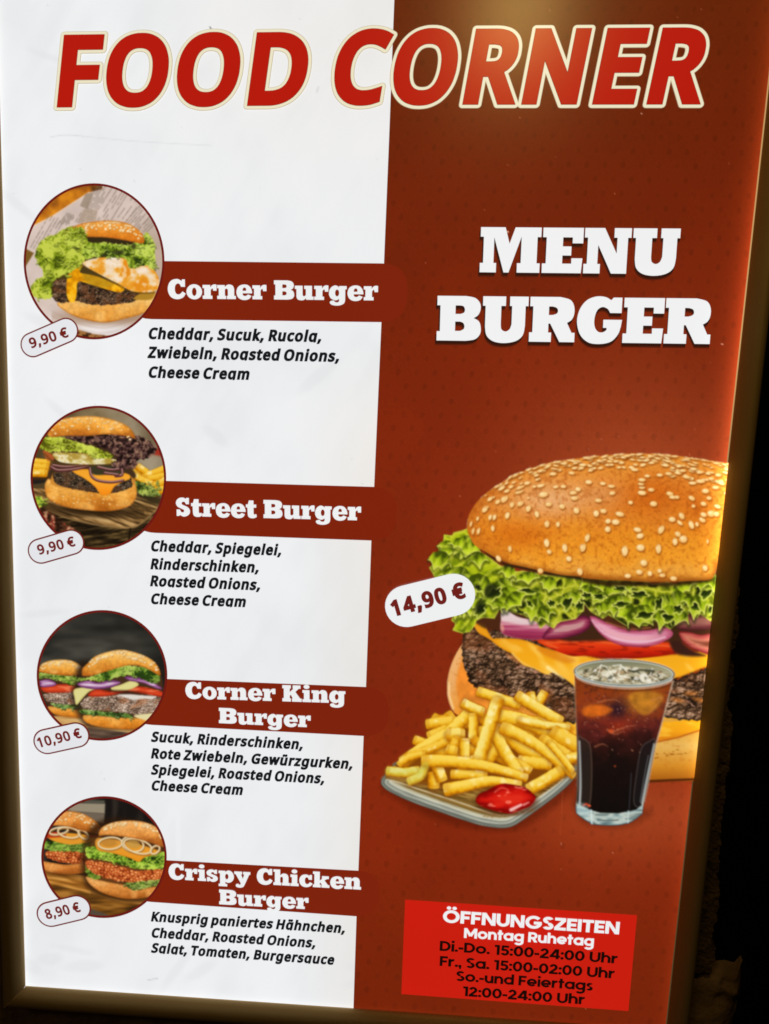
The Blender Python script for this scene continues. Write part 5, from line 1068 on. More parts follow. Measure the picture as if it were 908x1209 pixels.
# ---- the four round dish photographs -------------------------------------------------
def fill_frizz(P, pts, n, i, s, sz=(3, 6), **kw):
    """a leafy mass: frizz texture plus small curled lobes with bright hems"""
    P.shape(np.array(smooth(pts, 4)), frizz(s=s, **kw), i, soft=.6, rough=1.6, rs=.5, seed=s)
    p = np.array(smooth(pts, 4)); hi = C3(kw.get('hi', (190, 210, 70))); deep = C3(kw.get('deep', (34, 56, 14)))
    x0, y0 = p.min(0); x1, y1 = p.max(0)
    for _ in range(n):
        x = x0 + rnd.random() * (x1 - x0); y = y0 + rnd.random() * (y1 - y0)
        w = P.win(x, y, x, y, 0)
        if P.id[w].size == 0 or P.id[w].flat[0] != i: continue
        L = sz[0] + rnd.random() * (sz[1] - sz[0]); a = rnd.random() * 6.28; b = a + .8 + rnd.random()
        q = smooth([(x - L * math.cos(a), y - L * math.sin(a) * .7), (x, y), (x + L * math.cos(b) * .8, y + L * math.sin(b) * .6)], 4, False)
        P.stroke([(u + .4, v + 1.1) for u, v in q], .9, deep, i, soft=.8, amt=.55)
        P.stroke(q, (.8, .4), hi * (.85 + .2 * rnd.random()), i, soft=.6, amt=.75)

def bun_seeds(P, x0, x1, top, depth, n, i, size=1.25):
    seeds(P, x0, x1, top, depth, n, size, i, rnd, cols=((252, 232, 190), (236, 200, 136)), sh=(150, 84, 26))

def ring_clip(P, cx, cy, rx, ry):
    q = np.hypot((P.X - cx) / rx, (P.Y - cy) / ry)
    return q

DISH = [(112, 309, 83, 92), (117, 564, 80, 85), (121.3, 796.7, 77, 77), (123.6, 1010.8, 74, 71.8)]
BACK, TOPBUN, GREEN, FILL, MEAT, LOWBUN, DARKLEAF, SIDE = 1, 2, 3, 4, 5, 6, 7, 8
KD = 908 / 240

def dish_one():
    cx, cy, rx, ry = DISH[0]; P = Pic(cx - rx - 1, cy - ry - 1, cx + rx + 1, cy + ry + 1, .7)
    c = lambda pts: crop((0, 200), KD, pts)
    P.shape([(0, 200), (240, 200), (240, 420), (0, 420)], lambda x, y, d: mix(mix((212, 192, 182), (176, 152, 132), sstep(250, 290, y) * sstep(90, 150, x) * .7), (232, 222, 218), sstep(360, 390, y)) * (1 + .12 * (fbm(x * .06, y * .06, 3, 3) - .5))[..., None], BACK)
    P.shape(c([(60, 300), (155, 252), (230, 215), (330, 150), (400, 105), (460, 90), (460, 40), (60, 40)]), lambda x, y, d: ramp(fbm(x * .06, y * .06, 5, 3) + (x - 70) * -.003, [(.2, (96, 58, 24)), (.45, (176, 100, 24)), (.7, (222, 140, 30))]), BACK, soft=1)
    P.stroke(c([(60, 300), (155, 252), (230, 215), (330, 150), (400, 105)]), .5, (240, 214, 190), BACK, soft=.8, amt=.8)
    P.shape(c([(90, 340), (155, 375), (115, 440), (90, 440)]), (122, 88, 36), BACK, soft=1)
    P.shape(c([(350, 715), (420, 735), (500, 745), (520, 780), (340, 780)]), lambda x, y, d: ramp(fbm(x * .3, y * .3, 3, 2), [(.3, (60, 36, 18)), (.6, (160, 110, 60))]), BACK, soft=1)
    for x0, y0, x1, y1, n, g in ((340, 235, 440, 80, 7, 9), (270, 240, 300, 200, 6, 7), (140, 350, 215, 220, 6, 13), (440, 230, 520, 100, 5, 12), (530, 215, 600, 120, 3, 20), (560, 240, 640, 150, 7, 11), (620, 270, 700, 190, 4, 12)):
        for k in range(n):                                                                    # columns of newsprint, too small to read
            o = g * k; q = c([(x0 + o, y0 + o * .35), (x1 + o, y1 + o * .35)])
            for t in np.arange(0, 1, .16):
                if rnd.random() < .8:
                    a = np.array(q[0]) + (np.array(q[1]) - np.array(q[0])) * t; b = a + (np.array(q[1]) - np.array(q[0])) * (.08 + .08 * rnd.random())
                    P.stroke([tuple(a), tuple(b)], .75, (128, 112, 98), BACK, soft=.8, amt=.5)
    P.shape(c([(360, 165), (385, 110), (420, 105), (395, 180)]), (150, 132, 112), BACK, soft=1, amt=.8)
    P.shape(c([(350, 240), (375, 180), (440, 180), (430, 235)]), (172, 150, 130), BACK, soft=1.5, amt=.7)
    for y in (640, 665, 690, 712): P.stroke(smooth(c([(230, y - 60), (330, y - 10), (470, y + 20), (600, y - 20)]), 4, False), .6, (196, 180, 176), BACK, soft=1, amt=.6)
    P.ell(*c([(480, 660)])[0], 60, 9, 0, (150, 112, 80), BACK, soft=6, amt=.7)
    P.shape(smooth(c([(310, 300), (450, 290), (640, 320), (690, 440), (680, 560), (450, 590), (260, 580), (240, 480), (270, 380)])), (74, 58, 26), FILL, soft=1.5)
    # lower bun, patty, sauce, egg
    P.shape(smooth(c([(258, 600), (300, 580), (420, 590), (560, 585), (690, 552), (694, 590), (655, 638), (560, 668), (460, 685), (350, 662), (288, 630)])), bread(352, 382, (240, 190, 110), (232, 166, 76), (206, 128, 40), 4), LOWBUN)
    P.shape(smooth(c([(225, 520), (245, 492), (330, 495), (380, 490), (480, 515), (560, 540), (625, 560), (600, 592), (500, 606), (420, 606), (340, 590), (275, 597), (235, 572)])), meat(.4, 6, mid=(96, 70, 50), hi=(168, 134, 104), bias=-.02), MEAT, rough=1.2)
    P.shape(smooth(c([(620, 560), (660, 540), (695, 550), (680, 580), (640, 585), (600, 580)])), (176, 130, 40), FILL, soft=1)
    P.shape(smooth(c([(305, 480), (330, 450), (372, 430), (362, 462), (430, 478), (510, 508), (558, 530), (540, 550), (490, 540), (400, 512), (352, 505), (345, 560), (335, 592), (310, 588), (300, 540)])), lambda x, y, d: ramp(fbm(x * .2, y * .2, 4, 3), [(.3, (206, 132, 10)), (.55, (244, 170, 14)), (.8, (252, 196, 50))]), FILL)
    P.shape(smooth(c([(370, 470), (430, 478), (510, 508), (480, 530), (400, 512)])), (172, 130, 26), FILL, soft=2, amt=.7)
    P.shape(smooth(c([(370, 420), (450, 395), (540, 395), (620, 405), (690, 450), (716, 512), (690, 546), (600, 547), (530, 512), (430, 460)])), lambda x, y, d: mix(ramp(fbm(x * .1, y * .1, 4, 3) + (x - 130) * .002, [(.35, (238, 214, 184)), (.5, (236, 196, 136)), (.6, (234, 162, 50)), (.75, (226, 140, 30))]), (250, 236, 220), sstep(.55, .7, fbm(x * .25, y * .25, 8, 2)) * .5), FILL)
    P.stroke(smooth(c([(370, 425), (430, 468), (530, 518), (600, 552), (690, 552)]), 4, False), .8, (84, 56, 20), FILL, soft=1, amt=.6)
    # lettuce, top bun
    fill_frizz(P, c([(330, 255), (250, 290), (190, 320), (160, 380), (175, 425), (200, 470), (160, 500), (140, 535), (160, 572), (230, 576), (245, 500), (320, 460), (370, 420), (400, 372), (400, 300)]), 95, GREEN, 5, (2.5, 5.5), hi=(196, 206, 76), mid=(128, 146, 26), deep=(66, 80, 14))
    P.shape(smooth(c([(385, 300), (480, 306), (560, 318), (650, 335), (660, 370), (600, 350), (480, 340), (390, 330)])), (52, 40, 22), FILL, soft=1.5)
    fill_frizz(P, c([(380, 330), (430, 330), (500, 330), (580, 340), (640, 300), (660, 285), (692, 330), (697, 420), (690, 450), (650, 430), (585, 445), (560, 400), (500, 395), (420, 395), (380, 400)]), 70, GREEN, 7, (2.5, 5), hi=(196, 212, 90), mid=(122, 146, 30), deep=(44, 60, 16))
    for x, y, a, b in ((345, 345, 20, 14), (465, 385, 14, 9), (530, 372, 24, 9), (600, 345, 10, 14)): P.ell(*c([(x, y)])[0], a / KD, b / KD, 0, (56, 56, 26), GREEN, soft=1.2, amt=.8)
    P.shape(smooth(c([(292, 296), (312, 268), (365, 244), (440, 232), (500, 230), (575, 243), (635, 285), (645, 330), (600, 326), (560, 318), (480, 306), (400, 303)])), bread(260, 288, (238, 170, 84), (228, 138, 40), (198, 102, 22), 3), TOPBUN)
    tp = lambda x: np.interp((x) * KD, [335, 380, 440, 500, 575, 635, 645], [200 + v / KD for v in (285, 246, 233, 231, 244, 282, 300)])
    bun_seeds(P, 92, 168, tp, 9, 70, TOPBUN, 1.3)
    fill_frizz(P, c([(290, 290), (330, 262), (370, 262), (388, 300), (392, 340), (330, 350), (300, 330)]), 30, GREEN, 9, (2.5, 5), hi=(196, 208, 80), mid=(134, 152, 28), deep=(80, 92, 16))
    P.blur(1); return P

def dish_two():
    cx, cy, rx, ry = DISH[1]; P = Pic(cx - rx - 1, cy - ry - 1, cx + rx + 1, cy + ry + 1, .7)
    c = lambda pts: crop((0, 460), KD, pts)
    P.shape([(0, 450), (240, 450), (240, 670), (0, 670)], lambda x, y, d: mix(ramp((x - 60) / 130 + (fbm(x * .04, y * .04, 3, 3) - .5) * .8, [(0, (78, 62, 36)), (.4, (128, 110, 78)), (.75, (150, 134, 108)), (1, (112, 96, 70))]), (170, 156, 132), sstep(520, 545, y) * sstep(155, 180, x) * .6), BACK)
    P.shape(c([(690, 260), (720, 265), (730, 300), (690, 290)]), (160, 50, 34), BACK, soft=2)
    # board
    P.shape(c([(100, 440), (200, 440), (700, 470), (760, 520), (700, 560), (640, 610), (560, 690), (500, 700), (380, 680), (250, 600), (150, 500)]), lambda x, y, d: ramp(fbm(x * .035 + y * .06, y * .45 - x * .16, 5, 4), [(.28, (62, 44, 22)), (.45, (118, 86, 46)), (.58, (160, 120, 70)), (.75, (198, 160, 104))]), BACK)
    P.shape(c([(100, 520), (200, 530), (290, 570), (420, 600), (570, 618), (620, 605), (740, 500), (760, 760), (100, 760)]), lambda x, y, d: ramp(fbm(x * .06, y * .5 + x * .05, 7, 4), [(.3, (26, 18, 10)), (.5, (56, 42, 22)), (.7, (108, 84, 46))]), BACK, soft=1.2)
    P.stroke(smooth(c([(200, 528), (290, 568), (420, 600), (570, 616), (630, 598), (720, 520)]), 4, False), 1, (176, 136, 82), BACK, soft=1.2, amt=.7)
    P.stroke(c([(585, 620), (575, 700)]), .8, (24, 16, 8), BACK, soft=1)
    P.shape(c([(100, 500), (190, 520), (260, 570), (360, 640), (300, 700), (100, 700)]), lambda x, y, d: ramp(fbm(x * .22, y * .22, 9, 3), [(.3, (40, 22, 14)), (.5, (92, 56, 34)), (.62, (140, 50, 40)), (.75, (190, 150, 110))]), BACK, soft=2)
    fill_frizz(P, c([(160, 480), (190, 480), (200, 510), (175, 525)]), 8, BACK, 3)
    P.ell(*c([(420, 540)])[0], 56, 7, 3, (40, 26, 12), BACK, soft=5, amt=.9)
    P.ell(*c([(680, 480)])[0], 22, 7, 20, (40, 34, 20), BACK, soft=5, amt=.8)
    # fries at both sides
    P.shape(smooth(c([(130, 385), (200, 385), (222, 395), (200, 415), (130, 420)])), (34, 30, 26), SIDE, soft=1)
    for pts, r in (([(140, 322), (215, 330)], 5), ([(140, 345), (210, 350)], 5), ([(140, 370), (205, 372)], 5), ([(590, 360), (680, 430)], 4.4), ([(620, 345), (740, 430)], 4.4), ([(650, 390), (760, 345)], 4.6), ([(660, 400), (760, 380)], 4.4), ([(600, 385), (720, 440)], 4), ([(690, 430), (760, 400)], 5), ([(705, 450), (745, 445)], 5)):
        fry(P, c(pts), r, -.5, SIDE if pts[0][0] < 300 else 9)
    fill_frizz(P, c([(605, 410), (640, 415), (690, 440), (720, 470), (650, 475), (610, 450)]), 22, 9, 6, (2, 4), hi=(180, 190, 90), mid=(96, 116, 40), deep=(36, 48, 18))
    # the burger
    P.shape(smooth(c([(203, 430), (222, 395), (260, 410), (350, 430), (450, 440), (560, 430), (598, 405), (614, 450), (606, 490), (575, 522), (500, 541), (400, 539), (290, 522), (218, 485)])), bread(568, 603, (240, 182, 92), (224, 148, 52), (176, 96, 24), 5), LOWBUN)
    for k in range(26): P.ell(62 + rnd.random() * 80, 588 + rnd.gauss(0, 3) + rnd.random() * 4, 1.1, .7, rnd.random() * 40, (250, 220, 160), LOWBUN, amt=.6)
    P.shape(smooth(c([(225, 230), (400, 215), (590, 230), (585, 330), (600, 400), (400, 430), (225, 400), (240, 320)])), (66, 46, 28), FILL, soft=1.5)
    P.shape(smooth(c([(230, 400), (260, 370), (400, 380), (560, 385), (600, 400), (590, 432), (450, 462), (330, 446), (240, 426)])), (206, 136, 50), LOWBUN, soft=1.5)
    P.shape(smooth(c([(238, 392), (262, 368), (340, 360), (440, 380), (575, 385), (590, 412), (582, 440), (500, 462), (430, 460), (330, 444), (262, 425)])), meat(.42, 8, dark=(20, 14, 10), mid=(74, 58, 42), hi=(150, 128, 104)), MEAT, rough=1)
    P.shape(smooth(c([(325, 362), (400, 355), (560, 372), (585, 395), (555, 410), (515, 432), (492, 466), (455, 470), (425, 432), (385, 400)])), lambda x, y, d: mix(ramp((y - 553) / 30, [(0, (236, 160, 44)), (.5, (248, 168, 46)), (1, (244, 140, 24))]), (200, 120, 24), sstep(2, 0, d) * .5), FILL)
    P.shape(smooth(c([(400, 345), (470, 335), (545, 345), (550, 375), (480, 380), (420, 378)])), (58, 54, 34), FILL, soft=1.2)
    for pts in ([(232, 345), (262, 360), (330, 356), (395, 342)], [(240, 338), (300, 345), (390, 335)], [(405, 352), (412, 385), (440, 405), (500, 413), (552, 405)], [(440, 345), (500, 358), (550, 350)], [(545, 345), (548, 380), (520, 386)], [(470, 372), (530, 380)]):
        P.stroke(smooth(c(pts), 5, False), 1.6, (86, 40, 40), FILL, soft=.8); P.stroke(smooth(c([(a, b - 3) for a, b in pts]), 5, False), .6, (214, 170, 160), FILL, soft=.7, amt=.8)
    P.shape(smooth(c([(195, 275), (225, 275), (245, 310), (215, 315)])), (170, 84, 40), FILL, soft=1)
    P.shape(smooth(c([(242, 282), (330, 282), (410, 288), (500, 308), (562, 322), (500, 332), (400, 334), (300, 328), (256, 314)])), lambda x, y, d: ramp(fbm(x * .14, y * .2, 6, 3), [(.3, (176, 146, 60)), (.5, (214, 196, 130)), (.65, (236, 228, 196)), (.85, (206, 160, 60))]), FILL)
    P.stroke(smooth(c([(200, 285), (260, 328), (400, 338), (540, 330)]), 4, False), .9, (90, 60, 20), FILL, soft=1, amt=.7)
    P.shape(smooth(c([(300, 200), (440, 195), (560, 202), (640, 212), (690, 250), (696, 285), (650, 312), (618, 318), (605, 350), (540, 352), (500, 335), (525, 300), (470, 262), (380, 235), (310, 225)])), lambda x, y, d: ramp(fbm(x * .3, y * .3, 4, 3), [(.3, (26, 16, 14)), (.5, (62, 38, 36)), (.65, (104, 72, 62)), (.8, (160, 120, 96))]), DARKLEAF, rough=2.4, rs=.4)
    for k in range(110):
        x, y = c([(430 + rnd.random() * 260, 205 + rnd.random() * 140)])[0]; w = P.win(x, y, x, y, 0)
        if P.id[w].size and P.id[w].flat[0] == DARKLEAF:
            a = rnd.random() * 6; P.stroke(smooth([(x, y), (x + 2.4 * math.cos(a), y + 2 * math.sin(a)), (x + 4 * math.cos(a + .9), y + 3.4 * math.sin(a + .9))], 3, False), .6, rnd.choice([(150, 110, 96), (120, 84, 76), (20, 10, 10), (176, 140, 110)]), DARKLEAF, soft=.7, amt=.7)
    fill_frizz(P, c([(183, 250), (198, 218), (250, 208), (330, 228), (400, 248), (440, 262), (505, 292), (490, 306), (430, 305), (380, 282), (300, 276), (230, 276), (192, 268)]), 60, GREEN, 8, (2, 4.5), hi=(206, 214, 84), mid=(146, 160, 34), deep=(84, 84, 16))
    P.shape(smooth(c([(215, 195), (232, 158), (272, 134), (340, 121), (430, 119), (520, 138), (582, 170), (607, 216), (570, 208), (480, 200), (400, 206), (300, 206), (232, 212)])), bread(492, 516, (244, 184, 92), (234, 156, 54), (184, 104, 30), 7), TOPBUN)
    tp = lambda x: np.interp(x * KD, [215, 232, 272, 340, 430, 520, 582, 607], [460 + v / KD for v in (195, 160, 135, 122, 120, 139, 171, 215)])
    bun_seeds(P, 62, 156, tp, 14, 55, TOPBUN, 1.2)
    P.blur(1); return P

def dish_three():
    cx, cy, rx, ry = DISH[2]; P = Pic(cx - rx - 1, cy - ry - 1, cx + rx + 1, cy + ry + 1, .7)
    c = lambda pts: crop((0, 700), KD, pts)
    P.shape([(0, 690), (240, 690), (240, 900), (0, 900)], lambda x, y, d: mix(ramp(fbm(x * .02, y * .05, 3, 3) + .25 * np.exp(-((x - 90) / 40) ** 2 - ((y - 750) / 30) ** 2), [(.3, (34, 33, 29)), (.6, (56, 54, 47)), (.9, (84, 82, 72))]), (30, 29, 26), sstep(150, 200, x) * .6), BACK)
    P.shape(c([(160, 545), (400, 550), (660, 600), (700, 640), (600, 625), (400, 600), (300, 620), (200, 620)]), lambda x, y, d: ramp(fbm(x * .03, y * .3, 4, 3), [(.3, (176, 128, 70)), (.6, (214, 172, 108)), (.8, (230, 196, 140))]), BACK, soft=.8)
    P.shape(c([(300, 620), (400, 600), (620, 628), (640, 700), (300, 700)]), lambda x, y, d: ramp(fbm(x * .05, y * .4, 4, 3), [(.3, (70, 54, 44)), (.7, (116, 92, 74))]), BACK, soft=1)
    def burger(top, leaf, onion, tomato, cheese, patty, leaf2, low, ty, ly, sd, sn):
        P.shape(smooth(c(low)), bread(700 + ly[0] / KD, 700 + ly[1] / KD, (236, 172, 84), (228, 144, 46), (190, 104, 22), sd), LOWBUN)
        for q in leaf2: fill_frizz(P, c(q), 16, GREEN, sd + 1, (2, 4), hi=(150, 180, 100), mid=(84, 120, 44), deep=(34, 52, 20))
        P.shape(smooth(c(patty)), meat(.36, sd + 2, dark=(44, 32, 26), mid=(146, 116, 94), hi=(226, 206, 188), bias=.10), MEAT, rough=1.4)
        for q in tomato: P.shape(smooth(c(q)), lambda x, y, d: mix(ramp(d / 6, [(0, (150, 40, 20)), (.4, (206, 62, 30)), (1, (230, 90, 48))]), (244, 140, 96), sstep(.58, .74, fbm(x * .1, y * .4, sd, 2)) * .6), FILL)
        for q in cheese: P.shape(smooth(c(q)), lambda x, y, d: mix((222, 214, 140), (190, 176, 96), sstep(2.4, 0, d) * .6), FILL)
        for q in onion: P.shape(smooth(c(q)), lambda x, y, d: ramp(d / 5 + (fbm(x * .06, y * .5, sd, 2) - .5) * .8, [(0, (104, 50, 96)), (.35, (158, 98, 150)), (.7, (214, 184, 206)), (1, (232, 216, 226))]), FILL)
        for q in leaf: fill_frizz(P, c(q), 34, GREEN, sd + 3, (2, 4.5), hi=(176, 196, 90), mid=(104, 140, 40), deep=(38, 62, 18))
        P.shape(smooth(c(top)), bread(700 + ty[0] / KD, 700 + ty[1] / KD, (250, 206, 124), (236, 164, 64), (196, 110, 30), sd + 4), TOPBUN)
    P.shape(smooth(c([(180, 350), (370, 350), (375, 520), (230, 515)])), (70, 44, 26), FILL, soft=1.5)
    burger([(174, 345), (195, 312), (250, 297), (320, 300), (372, 330), (376, 362), (310, 367), (240, 362), (180, 350)], [[(172, 355), (240, 362), (320, 370), (380, 370), (375, 395), (330, 412), (290, 400), (230, 380), (178, 380)]],
           [[(180, 392), (215, 384), (245, 392), (250, 412), (190, 418)]], [[(186, 420), (240, 408), (330, 405), (345, 420), (330, 440), (260, 444), (205, 442)]], [], [(200, 452), (260, 445), (330, 440), (350, 470), (330, 496), (280, 496), (222, 484)],
           [[(225, 490), (300, 492), (370, 500), (340, 516), (260, 510)]], [(218, 505), (300, 512), (376, 515), (385, 552), (310, 552), (245, 540)], (300, 368), (505, 552), 3, 30)
    tp = lambda x: np.interp(x * KD, [174, 195, 250, 320, 372], [700 + v / KD for v in (345, 313, 298, 301, 331)])
    bun_seeds(P, 49, 98, tp, 6, 46, TOPBUN, 1.2)
    P.shape(smooth(c([(350, 330), (400, 300), (700, 320), (730, 440), (720, 540), (640, 600), (420, 600), (360, 560), (322, 470), (335, 390)])), (40, 26, 18), BACK, soft=5, amt=.85)
    P.shape(smooth(c([(380, 350), (560, 320), (710, 350), (722, 480), (660, 570), (400, 560), (366, 480)])), (70, 46, 28), FILL, soft=1.5)
    burger([(369, 362), (372, 335), (395, 312), (430, 280), (500, 257), (560, 253), (640, 275), (692, 306), (716, 345), (712, 366), (645, 330), (575, 322), (490, 345), (410, 368), (376, 368)],
           [[(325, 378), (400, 375), (470, 345), (560, 322), (650, 332), (705, 355), (716, 396), (670, 396), (600, 368), (540, 372), (470, 392), (400, 388), (345, 392)]],
           [[(348, 402), (400, 390), (440, 398), (500, 388), (542, 398), (500, 420), (430, 428), (370, 420)], [(560, 372), (620, 374), (690, 400), (728, 425), (700, 424), (640, 400), (580, 390)]],
           [[(395, 455), (430, 428), (510, 438), (565, 436), (500, 456), (430, 462)], [(560, 432), (600, 414), (680, 424), (732, 442), (730, 462), (660, 452)]],
           [[(333, 430), (380, 420), (430, 424), (400, 440), (375, 465), (345, 498), (336, 470)], [(500, 420), (540, 408), (590, 390), (622, 408), (575, 432), (510, 434)]],
           [(362, 492), (390, 464), (450, 456), (530, 450), (600, 455), (725, 466), (724, 500), (690, 530), (600, 538), (500, 526), (420, 522), (378, 512)],
           [[(358, 522), (400, 518), (480, 530), (560, 535), (600, 552), (540, 556), (460, 548), (375, 540)]], [(372, 552), (400, 542), (520, 552), (640, 556), (674, 568), (645, 600), (560, 607), (450, 597), (388, 577)], (262, 368), (548, 606), 5, 40)
    P.shape(smooth(c([(530, 455), (580, 450), (640, 456), (700, 460), (680, 472), (640, 470), (600, 476), (560, 464)])), (232, 226, 218), FILL, soft=1, amt=.9)
    P.shape(smooth(c([(600, 546), (650, 538), (700, 536), (672, 566), (630, 560)])), (226, 214, 160), FILL, soft=.8)
    P.ell(*c([(560, 440)])[0], 22, 2.2, 3, (60, 20, 14), FILL, soft=1.5, amt=.5)
    tp = lambda x: np.interp(x * KD, [372, 395, 430, 500, 560, 640, 692, 716], [700 + v / KD for v in (336, 313, 281, 258, 254, 276, 307, 345)])
    bun_seeds(P, 106, 188, tp, 7, 80, TOPBUN, 1.3)
    P.blur(1); return P

def dish_four():
    cx, cy, rx, ry = DISH[3]; P = Pic(cx - rx - 1, cy - ry - 1, cx + rx + 1, cy + ry + 1, .7)
    c = lambda pts: crop((0, 920), KD, pts)
    P.shape([(0, 910), (240, 910), (240, 1110), (0, 1110)], lambda x, y, d: mix(ramp(fbm(x * .08, y * .015, 3, 3), [(.3, (26, 22, 20)), (.6, (50, 42, 36)), (.8, (74, 62, 52))]), (96, 84, 70), sstep(985, 965, y) * sstep(130, 100, x) * .5), BACK)
    P.shape(c([(280, 128), (310, 104), (472, 106), (470, 150), (330, 140)]), (150, 138, 116), BACK, soft=1); P.shape(c([(310, 140), (470, 150), (466, 196), (420, 180)]), (112, 98, 82), BACK, soft=1.2)
    P.shape(c([(380, 92), (470, 92), (470, 106), (380, 104)]), (84, 82, 70), BACK, soft=1)
    P.shape(c([(180, 400), (400, 430), (760, 520), (700, 570), (620, 610), (500, 640), (380, 600), (250, 520)]), lambda x, y, d: ramp(fbm(x * .03 + y * .02, y * .28 - x * .06, 4, 4), [(.28, (136, 82, 26)), (.5, (184, 122, 48)), (.7, (214, 156, 78))]), BACK)
    P.shape(c([(200, 455), (300, 480), (420, 510), (560, 550), (640, 556), (640, 700), (200, 700)]), lambda x, y, d: ramp(fbm(x * .03, y * .25, 8, 3) + (y - 1060) * -.01, [(.2, (60, 38, 16)), (.5, (122, 76, 24)), (.75, (172, 116, 48))]), BACK, soft=1.2)
    P.shape(c([(400, 572), (480, 600), (540, 640), (380, 640)]), (84, 72, 58), BACK, soft=1.2)
    P.ell(*c([(290, 418)])[0], 26, 4, 4, (80, 44, 14), BACK, soft=4, amt=.8); P.ell(*c([(570, 522)])[0], 38, 6, 6, (76, 42, 12), BACK, soft=4, amt=.85)
    crumb = lambda sd: (lambda x, y, d: ramp(.5 * fbm(x * .3, y * .3, sd, 3) + .6 * (lambda v: np.minimum(v[1] - v[0], .6))(voro(x * .26, y * .3, sd)) + .1, [(.25, (96, 34, 14)), (.42, (164, 66, 26)), (.58, (206, 104, 48)), (.78, (236, 160, 96))]))
    def rings(lst):
        for x, y, a, b, g in lst:
            X, Y = c([(x, y)])[0]; t = np.linspace(0, 2 * math.pi, 30); ga = math.radians(g)
            pts = [(X + a * math.cos(u) * math.cos(ga) - b * math.sin(u) * math.sin(ga), Y + a * math.cos(u) * math.sin(ga) + b * math.sin(u) * math.cos(ga)) for u in t]
            P.stroke([(p + .5, q + 1) for p, q in pts], 1.3, (150, 96, 40), FILL, soft=.9, amt=.7); P.stroke(pts, .95, (222, 196, 148), FILL, soft=.7); P.stroke([(p - .2, q - .4) for p, q in pts], .4, (242, 228, 194), FILL, soft=.6, amt=.7)
    # the burger behind
    P.shape(smooth(c([(190, 365), (240, 370), (300, 378), (392, 372), (394, 408), (330, 420), (250, 416), (200, 400)])), bread(1016, 1031, (226, 156, 84), (206, 122, 50), (150, 76, 24), 3), LOWBUN)
    P.shape(smooth(c([(205, 322), (300, 315), (390, 330), (394, 368), (310, 372), (230, 356)])), crumb(3), MEAT, rough=1.2)
    fill_frizz(P, c([(196, 282), (250, 270), (330, 272), (412, 280), (396, 322), (310, 318), (215, 314)]), 36, GREEN, 4, (2, 4), hi=(150, 180, 70), mid=(84, 124, 30), deep=(26, 44, 12))
    P.shape(smooth(c([(215, 250), (260, 235), (440, 250), (440, 268), (380, 282), (310, 288), (240, 272)])), (226, 150, 44), FILL, soft=.8)
    P.shape(smooth(c([(208, 244), (250, 232), (292, 242), (290, 254), (212, 258)])), (186, 56, 26), FILL, soft=.8); P.shape(smooth(c([(390, 240), (440, 240), (442, 256), (400, 256)])), (176, 60, 30), FILL, soft=.8)
    P.shape(smooth(c([(300, 215), (380, 225), (450, 235), (440, 248), (330, 236)])), (60, 34, 18), FILL, soft=1.2)
    rings([(265, 228, 11, 4, -10), (310, 235, 13, 6, 10), (375, 244, 7, 4, 40)])
    P.shape(smooth(c([(222, 208), (250, 160), (300, 139), (370, 150), (430, 184), (456, 216), (440, 240), (370, 226), (300, 208), (235, 204)])), bread(958, 982, (232, 160, 84), (212, 128, 48), (164, 84, 24), 5), TOPBUN)
    tp = lambda x: np.interp(x * KD, [222, 250, 300, 370, 430, 456], [920 + v / KD for v in (206, 161, 140, 151, 185, 216)])
    bun_seeds(P, 66, 118, tp, 9, 40, TOPBUN, 1.15)
    P.shape(smooth(c([(420, 200), (560, 170), (740, 250), (745, 480), (600, 535), (420, 500), (372, 430), (368, 320)])), (46, 26, 12), BACK, soft=5, amt=.8)
    P.shape(smooth(c([(445, 250), (600, 255), (735, 300), (735, 470), (600, 485), (420, 450), (395, 340)])), (96, 58, 26), FILL, soft=1.5)
    # the one in front
    P.shape(smooth(c([(388, 432), (450, 448), (560, 470), (620, 486), (715, 475), (705, 505), (650, 526), (560, 530), (470, 508), (408, 470)])), bread(1036, 1060, (236, 176, 104), (216, 138, 62), (164, 88, 26), 6), LOWBUN)
    fill_frizz(P, c([(385, 388), (420, 395), (450, 430), (440, 445), (398, 432)]), 14, GREEN, 5, (2, 4), hi=(170, 190, 80), mid=(104, 136, 36), deep=(40, 60, 16))
    fill_frizz(P, c([(560, 455), (640, 445), (722, 436), (708, 470), (650, 482), (600, 492)]), 34, GREEN, 9, (2, 4), hi=(168, 182, 90), mid=(88, 118, 34), deep=(30, 44, 14))
    P.shape(smooth(c([(388, 362), (450, 365), (540, 385), (620, 405), (735, 400), (728, 440), (660, 450), (560, 456), (470, 436), (400, 402)])), crumb(6), MEAT, rough=1.4)
    fill_frizz(P, c([(384, 322), (390, 300), (432, 300), (520, 325), (610, 352), (690, 330), (742, 325), (742, 385), (680, 400), (600, 392), (520, 370), (440, 352), (390, 345)]), 90, GREEN, 7, (2, 4.5), hi=(188, 214, 80), mid=(112, 154, 34), deep=(34, 56, 12))
    P.shape(smooth(c([(435, 262), (520, 262), (640, 285), (728, 308), (690, 332), (648, 346), (622, 366), (580, 348), (500, 326), (438, 312)])), lambda x, y, d: mix(ramp((y - 990) / 26, [(0, (214, 148, 60)), (.5, (230, 152, 42)), (1, (232, 146, 34))]), (190, 112, 28), sstep(2, 0, d) * .5), FILL)
    P.shape(smooth(c([(455, 245), (560, 256), (660, 276), (736, 300), (725, 318), (640, 292), (540, 270), (455, 258)])), (70, 42, 20), FILL, soft=1.2)
    P.ell(*c([(490, 282)])[0], 9, 4.5, 0, (190, 130, 50), FILL, soft=1, amt=.8); P.ell(*c([(598, 286)])[0], 8, 5, 10, (196, 150, 70), FILL, soft=1, amt=.8)
    rings([(495, 283, 14, 7, -4), (595, 287, 13, 8.5, 14), (618, 296, 17, 8, 16), (695, 312, 6, 4, -40)])
